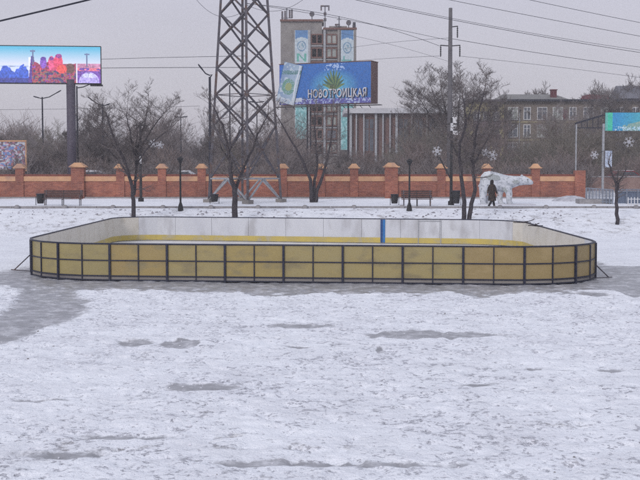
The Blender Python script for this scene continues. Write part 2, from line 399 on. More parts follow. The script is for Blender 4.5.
def build_rink():
    t = thing('hockey_rink', 'outdoor hockey rink with yellowish framed boards around its ice on the snow', 'ice rink', (0, 47, 0))
    O = Vector((0, 47, 0))
    P = [Vector((p[0], p[1], 0))-O for p in rink_outline(.975)]
    n = len(P); Hb = 1.2
    outs = board_mats()
    inner_w = mat('board_inside', (.56, .57, .60), (.49, .50, .54), .7, .4, c3=(.40, .40, .42), s3=2, stretch=(1, 1, .4))
    inner_c = mat('board_inside_cream', (.62, .585, .52), (.57, .54, .48), .7, .4, c3=(.54, .50, .43), s3=2)
    kick = mat('kick_yellow', (.50, .39, .10), (.42, .34, .12), 1.2, .5, c3=(.40, .35, .22), s3=2)
    cen = Vector((-.4, .5, 0))
    def nrm(a, b):
        d = (b-a).normalized(); o = Vector((d.y, -d.x, 0)); m_ = (a+b)/2-cen
        return o if o.dot(m_) > 0 else -o
    prevs = None
    # board sheets, each two metres long (two post bays)
    for i in range(0, n, 2):
        a, b, c = P[i], P[(i+1) % n], P[(i+2) % n]
        side = a.x < -9.0 or (a.x > 8.8 and -6.5 < a.y < 6)
        mb = MB()
        for p, q in ((a, b), (b, c)):
            o = nrm(p, q); d = (q-p).normalized(); g = .006
            p_ = p+(d*g if p is a else d*0); q_ = q-(d*g if q is c else d*0)
            z0, z1 = .03, Hb
            vs = [p_+o*.012+Vector((0, 0, z0)), q_+o*.012+Vector((0, 0, z0)), q_+o*.012+Vector((0, 0, z1)), p_+o*.012+Vector((0, 0, z1)),
                  p_-o*.012+Vector((0, 0, z0)), q_-o*.012+Vector((0, 0, z0)), q_-o*.012+Vector((0, 0, z1)), p_-o*.012+Vector((0, 0, z1))]
            o0 = len(mb.v); mb.v += [tuple(v) for v in vs]
            F = [(0, 1, 2, 3), (7, 6, 5, 4), (3, 2, 6, 7), (0, 4, 5, 1)]
            if p is a: F.append((0, 3, 7, 4))
            if q is c: F.append((1, 5, 6, 2))
            mb.f += [tuple(k+o0 for k in f) for f in F]; mb.mi += [0, 1, 1, 1]+[1]*(len(F)-4)
        bo = mb.build('board_panel', [outs[4] if (a.x > 4.0 and a.y < 0) else random.choice(outs[:4]), inner_c if side else inner_w], t)
        if side: bo['label'] = 'rink board sheet with cream coloured inner face'
        kb = MB()
        for p, q in ((a, b), (b, c)):
            o = nrm(p, q)
            kb.quadset([p-o*.0125+Vector((0, 0, .04)), q-o*.0125+Vector((0, 0, .04)), q-o*.0125+Vector((0, 0, .30)), p-o*.0125+Vector((0, 0, .30)),
                        p-o*.024+Vector((0, 0, .04)), q-o*.024+Vector((0, 0, .04)), q-o*.024+Vector((0, 0, .30)), p-o*.024+Vector((0, 0, .30))],
                       [(0, 1, 2, 3), (7, 6, 5, 4), (3, 2, 6, 7), (0, 4, 5, 1)])
        kb.build('kick_strip', kick, bo)
    for i in range(n):
        a, b, c = P[i-1], P[i], P[(i+1) % n]; o = (nrm(a, b)+nrm(b, c)).normalized()
        thick = i % 2 == 0; w = .066 if thick else .042
        q = b+o*(.013+w/2); ang = math.atan2(o.y, o.x)
        if thick: MB().box(q+Vector((0, 0, .585)), (w, w, 1.23), ang).build('post', M['rail'], t)
        else: MB().box(q+Vector((0, 0, .60)), (w, w*.8, 1.17), ang).build('stud', M['rail'], t)
    def ring(name, z, h, w, off, mm=None):
        mb = MB(); vs = []
        for i in range(n):
            a, b, c = P[i-1], P[i], P[(i+1) % n]; o = (nrm(a, b)+nrm(b, c)).normalized()
            for dw, dz in ((off, -h/2), (off+w, -h/2), (off+w, h/2), (off, h/2)):
                vs.append(b+o*dw+Vector((0, 0, z+dz)))
        fs = []
        for i in range(n):
            A = i*4; B = ((i+1) % n)*4
            for k in range(4): fs.append((A+k, B+k, B+(k+1) % 4, A+(k+1) % 4))
        mb.quadset(vs, fs); mb.build(name, mm or M['rail'], t)
    ring('top_rail', Hb+.0225, .045, .06, -.016); ring('middle_rail', .67, .036, .036, .015); ring('bottom_rail', .155, .042, .04, .015)
    ring('ground_rail', .02, .035, .035, .015); ring('skirt', .083, .085, .008, .015, M['concrete'])
    # blue line marks
    blue = mat('line_blue', (.02, .16, .42), (.02, .12, .34), 3, .4); blue2 = mat('line_navy', (.015, .06, .20), None, 3, .4)
    def wallpt(px, py=228, s=None):
        # nearest point of the back boards along the photo's ray
        best = None
        for i in range(n):
            a, b = P[i]+O, P[(i+1) % n]+O
            if a.y < 52: continue
            r = ray(px, py); x_ = lambda p: p.x*r.y-p.y*r.x
            if x_(a)*x_(b) <= 0:
                k = x_(a)/(x_(a)-x_(b)); return a.lerp(b, k)-O, (b-a).normalized()
    for px, w, m_ in ((381.6, .10, blue2), (384.0, .12, blue)):
        p, d = wallpt(px); o = nrm(p-d, p+d)
        MB().box(p-o*.03+Vector((0, 0, .62)), (w, .02, 1.14), math.atan2(d.y, d.x)).build('blue_line', m_, t)
    # gate in the back boards
    g = MB()
    for px in (418.5, 441):
        p, d = wallpt(px); o = nrm(p-d, p+d); g.box(p-o*.03+Vector((0, 0, .6)), (.035, .03, 1.16), math.atan2(d.y, d.x))
    p2, _ = wallpt(441); p1, _ = wallpt(418.5); m_ = (p1+p2)/2; g.box(m_-o*.03+Vector((0, 0, 1.14)), ((p2-p1).length, .028, .035), math.atan2(d.y, d.x))
    gt = g.build('gate_frame', M['galvlight'], t)
    # props on both ends
    for sx, base, ft in ((-1, at(31, 254, 41.2)-O, at_ground(14.5, 270.5)-O), (1, at(596, 265, 38.6)-O, at_ground(608.5, 278)-O)):
        b0 = Vector((base.x, base.y, .03))
        MB().tube(base, ft+Vector((0, 0, .03)), .02).tube(ft+Vector((sx*.12, 0, .03)), b0, .018).build('brace', M['galv'], t)
    # ice sheet
    mb = MB(); mb.quadset([Vector((p.x*.997, p.y*.997, .012)) for p in P], [tuple(range(n))])
    o = mb.build('rink_ice', mat('rink_ice', (.66, .66, .70), (.58, .58, .63), .6, .35, c3=(.48, .48, .52), s3=2), None, loc=(0, 47, 0)); o['kind'] = 'structure'
    # loose sticks lying against the back right corner
    for k, (x, y) in enumerate(((527, 222), (541, 226.5))):
        p = at(x, y, 54.2); 
    return t

# ======================= BRICK WALL =========================================
YW = 88.0
def build_wall():
    x_of = lambda px: (px-320)/ppm(YW+0.0)*1.0
    z0 = 1.40
    t = thing('brick_wall', 'long low red brick wall with a tan band and capped pillars', 'wall', (0, YW, z0))
    s = 1/ppm(YW)
    pil = [(-30, 1), (20.6, 0), (78.8, 1), (121, 0), (162.5, 0), (202, 0), (245, 0), (283, 0), (321, 0), (354, 0), (391, 1), (441, 0), (486, 0), (535, 0), (579, 2)]
    xs = [x_of(p) for p, _ in pil]
    for (px, k), x in zip(pil, xs):
        w = .98 if k == 1 else (.62 if k == 0 else .8); h = 2.30 if k < 2 else 2.15
        if k == 1: h = 2.38
        p = MB().box((x, 0, h/2-.3), (w, w*.8, h+.6)).build('pillar', M['brick'], t)
        if k < 2:
            c = MB().box((x, 0, h+.04), (w+.28, w*.8+.28, .08))
            c.loft([((x, 0, h+.08), 1, 1, (1, 0, 0), (0, 1, 0))][:0] or [((x, 0, h+.081), (w+.2)*.72, (w*.8+.2)*.72, (1, 1, 0), (-1, 1, 0)), ((x, 0, h+.36), (w+.2)*.3, (w*.8+.2)*.3, (1, 1, 0), (-1, 1, 0))], 4)
            c.build('cap', M['tan'], p)
    hw = 1.86
    for i in range(len(xs)-1):
        a, b = xs[i], xs[i+1]; m_ = (a+b)/2; w = b-a-.5
        MB().box((m_, .05, 1.32/2-.3), (w, .40, 1.32+.6)).build('wall_panel', M['brick'], t)
        MB().box((m_, .03, 1.51), (w, .46, .37)).build('tan_band', M['tan'], t)
        MB().box((m_, .05, 1.775), (w, .38, .16)).build('coping', M['coping'], t)
    MB().box(((xs[0]+xs[-1])/2, .02, .0), (xs[-1]-xs[0], .62, .26)).build('plinth', M['stone'], t)
    # the continuation, further back beyond the railing
    t2 = thing('brick_wall', 'lower brown wall behind the metal railing at the right edge', 'wall', (0, 96, 1.5))
    a, b = at(585, 180, 96).x, 19+16
    MB().box(((a+b)/2, 0, .5), (b-a, .4, 1.9)).build('wall_panel', mat('brown_wall', (.20, .13, .12), (.26, .18, .16), 1.5), t2)
    MB().box(((a+b)/2, 0, 1.51), (b-a, .5, .10)).build('coping', M['stone'], t2)

# ======================= LATTICE TOWER ======================================
def build_tower():
    Y = 80.0; s = 1/ppm(Y); z0 = gz(-5, Y)
    cx = at(245, 200, Y).x
    t = thing('lattice_tower', 'tall steel lattice power tower standing in front of the brick wall', 'tower', (cx, Y, z0), R(8))
    hb, Ht = 2.52, 26.0
    # half diagonal at base 2.5 m; at photo top (y=0) 1.58 m
    ztop_px = at(245, 0, Y).z-z0; k = (2.52-1.60)/ztop_px
    hd = lambda z: 2.52-k*z if z < 20 else max(.35, 2.52-k*20-(z-20)*.16)
    cor = [(1, 0), (0, 1), (-1, 0), (0, -1)]
    P = lambda c, z: Vector((cor[c][0]*hd(z), cor[c][1]*hd(z), z))
    rot = Matrix.Rotation(R(-2), 3, 'Z')
    lev = [0, at(245, 178.5, Y).z-z0]
    ys = [125, 95, 68.5, 41, 14, -13, -40, -67, -94, -120]
    lev += [at(245, y, Y).z-z0 for y in ys]; lev[-1] = lev[-1]
    for c in range(4):
        mb = MB()
        for a, b in zip(lev[:-1], lev[1:]): mb.bar(P(c, a), P(c, b), .16)
        mb.build('leg', M['galv'], t)
        MB().box(P(c, 0)+Vector((0, 0, .05)), (.55, .55, .35), R(45)).build('footing', M['concrete'], t)
    for c in range(4):
        d = (c+1) % 4; mb = MB()
        a, b = lev[0], lev[1]; m_ = (P(c, b)+P(d, b))/2
        lb = MB().bar(P(c, .15), m_, .10).bar(P(d, .15), m_, .10).bar(P(c, b), P(d, b), .11)
        a, b = lev[1], lev[2]
        mb.bar(P(c, a), P(d, b), .09).bar(P(d, a)*.99, P(c, b)*.99, .09)
        for a, b in zip(lev[2:-1], lev[3:]):
            mb.bar(P(c, a), P(d, b), .10).bar(P(d, a)*.985+Vector((0, 0, a*.015)), P(c, b)*.985+Vector((0, 0, b*.015)), .10)
        for z in (lev[3], lev[7]): mb.bar(P(c, z), P(d, z), .05)
        mb.build('bracing', M['galv'], t)
        lb.build('foot_bracing', M['galvlight'], t)
    zt = lev[-1]
    for z, w in ((zt, 4.2), (zt-3.2, 5.5)):
        mb = MB()
        for sx in (-1, 1):
            e = Vector((sx*w*.7, sx*w*.7, z)); q = hd(z)
            mb.bar((0, sx*q, z), e, .08).bar((sx*q, 0, z), e, .08).bar((0, 0, z+1.2), e, .06)
        mb.build('cross_arm', M['galv'], t)
    MB().bar((0, 0, zt), (0, 0, zt+1.8), .2).build('peak', M['galv'], t)

# ======================= TREES ==============================================
def grow(mb, p, d, L, r, lvl, spread=.55, up=.25, seg=4, kids=(5, 6, 5), rmin=.006, minr=4):
    """tapered wandering branch with side shoots"""
    pts = [Vector(p)]; rad = [r]; dv = Vector(d).normalized()
    for i in range(seg):
        dv = (dv+Vector((random.gauss(0, .16), random.gauss(0, .16), random.gauss(0, .12)+up*.14))).normalized()
        pts.append(pts[-1]+dv*(L/seg)); rad.append(max(rmin, r*(1-.72*(i+1)/seg)))
    mb.path(pts, rad, 3 if r < .05 else 6)
    if lvl <= 0: return
    k = kids[min(lvl-1, len(kids)-1)]
    for j in range(k):
        t = .22+.78*(j+random.random()*.8)/k; t = min(t, .99)
        i = min(seg-1, int(t*seg)); f = t*seg-i; q = pts[i].lerp(pts[i+1], f); base = (pts[i+1]-pts[i]).normalized()
        az = random.uniform(0, 2*math.pi); a = Vector((math.cos(az), math.sin(az), random.uniform(-.1, .5)))
        nd = (base*(1-spread*.6)+a*spread+Vector((0, 0, up*.5))).normalized()
        rr = rad[i]*(1-f)+rad[i+1]*f
        grow(mb, q, nd, L*random.uniform(.42, .68)*(1-.25*t), max(rmin, rr*.55), lvl-1, spread, up, 3 if lvl > 1 else 2, kids, rmin)
def limb_tree(name, label, cat, base, limbs, m1, m2, group=None, kids=(5, 6, 5), tw=1.0, lvl=3, rmin=.008):
    """limbs: polylines of photo pixels at the tree's own distance, first radius in metres"""
    Y = base.y; t = thing(name, label, cat, base, 0, group)
    tr = MB(); br = MB()
    for li, (pts, r0, r1, dy) in enumerate(limbs):
        W = []
        for i, (px, py) in enumerate(pts):
            w = at(px, py, Y+dy*i/(len(pts)-1)); W.append(w-base)
        if li == 0 or pts[0][2:] : pass
        if (W[0]).length < 1.2: W[0].z = min(W[0].z, -.1)
        n = len(W); rads = [r0+(r1-r0)*i/(n-1) for i in range(n)]
        # subdivide with wander
        PP = []; RR = []
        for i in range(n-1):
            for k in range(3):
                f = k/3; q = W[i].lerp(W[i+1], f)
                if k: q += Vector((random.gauss(0, .03), random.gauss(0, .08), 0))
                PP.append(q); RR.append(rads[i]+(rads[i+1]-rads[i])*f)
        PP.append(W[-1]); RR.append(rads[-1])
        tr.path(PP, RR, 8)
        tot = len(PP)
        for i in range(1, tot):
            zrel = (PP[i].z)/(max(.1, W[-1].z))
            if zrel < .38 and li == 0: continue
            if zrel < .3: continue
            for _ in range(2 if i > tot*.4 else 1):
                az = random.uniform(0, 6.28); d = Vector((math.cos(az), math.sin(az)*.8, random.uniform(.0, .9)))
                grow(br, PP[i], d, tw*random.uniform(.9, 1.7), RR[i]*.42, lvl-1, .75, .18, 4, kids, rmin)
        grow(br, PP[-1], (PP[-1]-PP[-2]), tw*1.5, RR[-1], lvl, .75, .2, 4, kids, rmin)
    tr.build('trunk', m1, t, smooth=True); br.build('crown', m2, t)
    return t
def big_tree():
    p = at(455, 170, 126.0); b = Vector((p.x, 126.0, gz(p.x, 126.0)))
    limb_tree('bare_tree', 'biggest bare tree with a wide round crown behind the concrete utility pole', 'tree', b, [
        ([(455, 178), (455, 165), (454, 150), (450, 130), (446, 112), (443, 98)], .32, .05, -1),
        ([(454, 158), (440, 142), (428, 128), (420, 118)], .17, .04, 1.5), ([(454, 150), (438, 128), (429, 114), (424, 106)], .16, .04, -2),
        ([(453, 146), (444, 122), (437, 104), (434, 96)], .15, .04, 2), ([(455, 150), (458, 128), (459, 108), (460, 94)], .18, .04, 1),
        ([(456, 152), (465, 130), (471, 110), (474, 97)], .16, .04, -2), ([(456, 156), (472, 136), (480, 120), (484, 108)], .16, .04, 2),
        ([(456, 160), (474, 146), (484, 134), (490, 124)], .14, .04, -1), ([(455, 155), (450, 128), (452, 108)], .14, .04, -3)], M['bark'], M['twig'], kids=(8, 8, 6), tw=1.9, lvl=3, rmin=.009)
def far_tree_proto(seed, m1, m2, H=10, wide=.5, lvl=4, stems=4, rmin=.012, kids=(4, 5, 6, 6)):
    random.seed(seed); tr = MB(); br = MB()
    zf = H*random.uniform(.12, .25)
    tr.path([(0, 0, -.4), (.05, 0, zf*.5), (0, .05, zf), (0, 0, zf*1.3)], [.24*H/10, .2*H/10, .17*H/10, .08], 8)
    for k in range(stems):
        az = 2*math.pi*k/stems+random.uniform(-.4, .4); d = Vector((math.cos(az)*wide, math.sin(az)*wide, 1))
        grow(br, (0, 0, zf*random.uniform(.75, 1.15)), d, H*random.uniform(.55, .75), .10*H/10, lvl, .62, .16, 6, kids, rmin)
    a = tr.build('trunk', m1, None); b = br.build('crown', m2, None)
    zs = max(v.co.z for v in b.data.vertices)
    return a.data, b.data, zs, (a, b)
PROT = []
def make_protos():
    for i, (m, w, st) in enumerate((('twiggrey', .5, 5), ('twigolive', .62, 5), ('twig', .42, 4), ('twigrust', .55, 5), ('twig', .8, 6), ('twig', .6, 6))):
        a, b, zs, ob = far_tree_proto(100+i, M['bark'], M[m], 10, w, 4, st, .014 if i == 5 else .012, (7, 7, 7, 6) if i == 5 else (4, 5, 6, 6))
        for o in ob: bpy.data.objects.remove(o)
        PROT.append((a, b, zs))
def far_tree(px, top, Y, kind, label, group=None, wx=1.0, z0=None):
    p = at(px, 150, Y); g = gz(p.x, Y) if z0 is None else z0
    H = at(px, top, Y).z-g; a, b, zs = PROT[kind]; s = H/zs
    t = thing('bare_tree', label, 'tree', (p.x, Y, g), random.uniform(0, 6.28), group); t.scale = (s*wx, s*wx, s)
    for nme, me in (('trunk', a), ('crown', b)):
        o = bpy.data.objects.new(nme, me); COL.objects.link(o); o.parent = t
    return t

def build_trees():
    G = lambda px, Y: Vector((at(px, 200, Y).x, Y, gz(at(px, 200, Y).x, Y)))
    b = G(134, 65.3)
    limb_tree('bare_tree', 'bare tree with a spreading crown behind the left end of the rink', 'tree', b, [
        ([(134, 218), (133.5, 200), (132, 186), (128, 172), (122, 155), (114, 138), (109, 124), (106, 113)], .13, .03, -1.0),
        ([(134, 195), (135.5, 178), (136, 160), (140, 140), (145, 125), (147, 112)], .085, .028, .8),
        ([(136, 172), (140, 150), (151, 130), (160, 118), (165, 112)], .06, .02, 1.2),
        ([(137, 165), (146, 150), (158, 138), (166, 132)], .045, .018, -1.2),
        ([(129, 176), (118, 160), (106, 148), (98, 138)], .055, .018, .6), ([(124, 160), (110, 140), (99, 124)], .045, .018, 1.0),
        ([(136, 165), (131, 140), (128, 124), (127, 112)], .055, .02, -.8), ([(136, 158), (137, 138), (136, 120)], .05, .02, 1.4)], M['bark'], M['twig'], kids=(6, 6, 5), tw=.9, rmin=.0042)
    b = G(235, 65.6)
    limb_tree('bare_tree', 'bare forked tree just in front of the lattice tower', 'tree', b, [
        ([(235, 216), (235, 200), (234.5, 188), (231, 175), (229, 158), (227, 142), (223, 125), (214, 108)], .175, .035, -.6),
        ([(235, 193), (238, 182), (243, 170), (248, 158), (254, 145), (260, 130), (268, 114)], .11, .03, 1),
        ([(229, 160), (222, 150), (219, 140)], .05, .02, .5), ([(228, 152), (236, 140), (243, 122)], .045, .02, .6)], M['bark'], M['twig'], kids=(4, 5, 4), tw=.75, lvl=3, rmin=.006)
    b = G(313, 80)
    limb_tree('bare_tree', 'bare tree of three dark stems between the lattice tower and the billboard', 'tree', b, [
        ([(312, 203), (311, 188), (309, 176), (304, 164), (296, 148), (285, 130), (276, 114)], .15, .03, -1),
        ([(313.5, 200), (314.5, 180), (317, 165), (316, 145), (314.5, 128), (315, 108)], .12, .03, .5),
        ([(315.5, 203), (317, 190), (323, 175), (327, 160), (331, 140), (334, 112)], .14, .035, 1)], M['bark'], M['twig'], kids=(4, 5, 4), tw=.95, lvl=3, rmin=.007)
    b = G(466, 63.5)
    limb_tree('bare_tree', 'bare tree of two leaning dark stems beside the walking person', 'tree', b, [
        ([(464, 221), (464, 208), (463, 190), (461, 170), (459, 155), (462, 138), (466, 118), (463, 98)], .14, .035, -.8),
        ([(467, 221), (471, 208), (474, 195), (474, 178), (472, 160), (475, 140), (478, 115), (484, 92)], .135, .035, .8),
        ([(462, 165), (455, 150), (447, 132)], .05, .02, .5), ([(473, 165), (482, 148), (492, 130)], .05, .02, .6)], M['bark'], M['twig'], kids=(4, 5, 4), tw=.8, lvl=3, rmin=.006)
    b = G(617, 65.2)
    limb_tree('young_tree', 'young pruned tree with a dark bottle shaped trunk at the right edge', 'tree', b, [
        ([(617, 223), (617, 208), (617, 195), (616.5, 184), (613, 177), (611, 171), (609, 160)], .115, .03, -.2), ([(617, 190), (619, 182), (623, 176), (626, 168)], .07, .025, .2),
        ([(617, 190), (617.5, 180), (618, 170)], .06, .02, .1)], M['bark'], M['twig'], kids=(4, 4), tw=.45, lvl=2, rmin=.006)
    big_tree()
    # far trees: (px, top, Y, kind, width, label)
    big = [(412, 104, 138, 2, .85, 'bare tree at the left flank of the biggest crown'),
           (497, 84, 136, 2, .7, 'bare tree at the left end of the yellow building'),
           (547, 79, 182, 5, 1.1, 'bare tree rising above the grey roof beside the small red chimney'),
           (587, 79, 215, 5, .9, 'bare tree rising above the roof behind the red dormer'),
           (617, 72, 210, 5, 1.0, 'bare tree rising above the roof left of the gabled house'),
           (528, 90, 182, 5, .8, 'small bare treetop above the grey roof'),
           (573, 84, 165, 0, .9, 'tall bare tree before the khaki building right of the small red chimney'),
           (602, 78, 165, 2, .9, 'tall bare tree before the khaki building left of the teal billboard'),
           (630, 74, 165, 4, 1.0, 'tall bare tree rising behind the teal billboard'),
           (96, 94, 118, 5, .75, 'bare tree close right of the screen mast'),
           (62, 116, 125, 1, 1.0, 'olive grey bare tree close left of the screen mast'),
           (20, 118, 130, 0, 1.0, 'bare tree behind the painted board at the left edge'),
           (160, 104, 112, 0, .8, 'bare tree right of the cross topped lamp'),
           (212, 100, 120, 2, .6, 'bare tree seen through the left half of the lattice tower'),
           (262, 108, 110, 0, .7, 'bare tree seen through the right half of the lattice tower')]
    random.seed(4)
    for px, top, Y, k, wx, lb in big: far_tree(px, top, Y, k, lb, 'bare trees told apart beyond the brick wall', wx)
    # a row of lower trees between the wall and the buildings
    random.seed(9)
    x = -30
    while x < 690:
        Y = random.uniform(104, 150)
        if x < 100: top = random.uniform(122, 140)
        elif x < 280: top = random.uniform(126, 150)
        elif x < 410: top = random.uniform(138, 156)
        elif x < 480: top = random.uniform(118, 142)
        else: top = random.uniform(106, 140)
        k = random.choice((0, 1, 3, 0, 2)); k = 1 if (x > 480 and random.random() < .6) else k
        far_tree(x, top, Y, k, 'grey brown bare tree in the thick row beyond the brick wall', 'bare trees in the row beyond the wall', random.uniform(.9, 1.3))
        x += random.uniform(9, 17)
    # woodland and thicket masses
    def mass(name, n, xr, yr, hr, m, label, seed):
        random.seed(seed); mb = MB()
        for i in range(n):
            Y = random.uniform(*yr); px = random.uniform(*xr); X = (px-320)/ppm(Y); g = gz(X, Y); h = random.uniform(*hr)*(.8+.35*math.sin(px*.07)*math.sin(px*.023+1))
            q = Vector((X, Y, g))
            for s in range(3):
                az = random.uniform(0, 6.28); grow(mb, q, (math.cos(az)*.35, math.sin(az)*.35, 1), h, .05, 2, .6, .2, 4, (5, 6), .015)
        o = mb.build(name, m, None); tag(o, label, None, None, 'stuff')
    mass('thicket', 260, (-20, 590), (95, 106), (1.3, 2.5), M['twiggrey'], 'leafless shrubs crowded just beyond the brick wall', 51)
    mass('thicket', 200, (-20, 660), (99, 112), (1.5, 3.0), M['twigrust'], 'brown leafless undergrowth beyond the brick wall', 52)
    mass('woodland', 420, (-30, 300), (150, 230), (4.5, 7.5), M['twigrust'], 'far leafless woodland on the left skyline', 53)
    mass('woodland', 150, (380, 660), (118, 150), (3, 5.5), M['twigolive'], 'leafless growth before the yellow building', 54)

# ======================= LED SCREEN =========================================
def build_screen():
    Y = 95.0; s = 1/ppm(Y); c = at(50, 83, Y); g = gz(c.x, Y)
    t = thing('screen_billboard', 'lit video screen billboard on a thick dark mast at the upper left', 'billboard', (at(72, 200, Y).x, Y, g), R(6))
    x0 = c.x-at(72, 200, Y).x; zb = c.z-g; w = 100*s/math.cos(R(6)); h = 36*s
    MB().path([(0, .3, -.3), (0, .3, zb+.3)], .37, 14).build('mast', mat('mast_paint', (.06, .05, .075), (.085, .075, .10), 2, .6), t, smooth=True)
    MB().box((x0, .42, zb+h/2), (w, .62, h+.12)).build('cabinet', M['rail'], t)
    fr = MB()
    for z in (zb-.03, zb+h+.03): fr.box((x0, .095, z), (w+.04, .05, .06))
    for k in (-1, 1): fr.box((x0+k*w/2, .095, zb+h/2), (.06, .049, h))
    fr.build('frame', M['black'], t)
    def fn(U, V):
        c = np.zeros(U.shape+(3,)); lerp = lambda a, b, t: np.array(a)*(1-t[..., None])+np.array(b)*t[..., None]
        c[:] = lerp((.80, .76, .90), (.10, .46, .70), np.clip((V-.40)/.55, 0, 1))
        n = _noise(U*40, V*16, 3); n2 = _noise(U*90, V*34, 4); n3 = _noise(U*14, V*6, 8)
        def put(m, col): c[m] = (np.array(col)*(.55+.9*n2[m][:, None]))
        L = U < .30
        c[L & (V < .50)] = (.62, .70, .93)
        put(L & (V < .47) & (V > .43), (.40, .48, .75))
        put(L & (V < .20+.22*np.abs(np.sin(U*20))+.1*n), (.05, .12, .62))
        put(L & (V < .13), (.05, .06, .32))
        c[(U > .295) & (U < .315) & (V < .7)] = (.80, .82, .95)
        put((abs(U-.335) < .028*(1-V)*1.6) & (V < .74), (.10, .05, .30))
        mid = (U > .33) & (U < .76)
        put(mid & (V < .46+.16*n3), (.34, .05, .12)); put(mid & (V < .46) & (n3 > .55) & (n2 > .4), (.25, .07, .40)); put(mid & (V < .4) & (n2 > .5) & (n > .35), (.55, .07, .12)); put(mid & (V < .33) & (n2 > .62), (.20, .13, .10)); put(mid & (V < .36) & (n < .3), (.07, .06, .16))
        for cx, cy, rx, ry, col in ((.44, .55, .032, .16, (.25, .10, .55)), (.52, .54, .034, .2, (.75, .10, .25)), (.585, .55, .045, .24, (.80, .08, .18)), (.44, .66, .028, .055, (.12, .05, .35)), (.52, .67, .022, .05, (.25, .05, .3)), (.59, .74, .032, .06, (.35, .06, .32)), (.70, .40, .045, .14, (.14, .07, .07)), (.62, .38, .05, .12, (.8, .10, .10))):
            put(((U-cx)/rx)**2+((V-cy)/ry)**2 < 1, col)
        r = U > .77
        put(r & (V < .53) & (V > .42), (.55, .25, .42)); put(r & (V <= .42), (.17, .07, .40))
        put(r & (V <= .42) & (V > .33) & (n > .45), (.8, .2, .3)); put((U > .86) & (U < .92) & (V < .2), (.4, .1, .5))
        put(((U-.885)/.10)**2+((V-.03)/.27)**2 < 1, (.45, .38, .85)); put(((U-.885)/.07)**2+((V-.20)/.06)**2 < 1, (.62, .62, .95))
        for cx, v0, v1 in ((.338, .5, .9), (.865, .45, .82)):
            c[(abs(U-cx) < .006) & (V > v0) & (V < v1)] = (.12, .15, .3)
            c[(abs(U-cx) < .025) & (abs(V-v1+.03) < .02)] = (.15, .2, .38)
        return np.clip(c, 0, 1)
    picture('screen', w-.04, h-.02, 240, 84, fn, attr_mat('led_screen', .95), t, (x0, .105, zb+.01))
    MB().box((x0+w/2-.4, .42, zb-.15), (1.0, .5, .12)).build('service_box', M['black'], t)

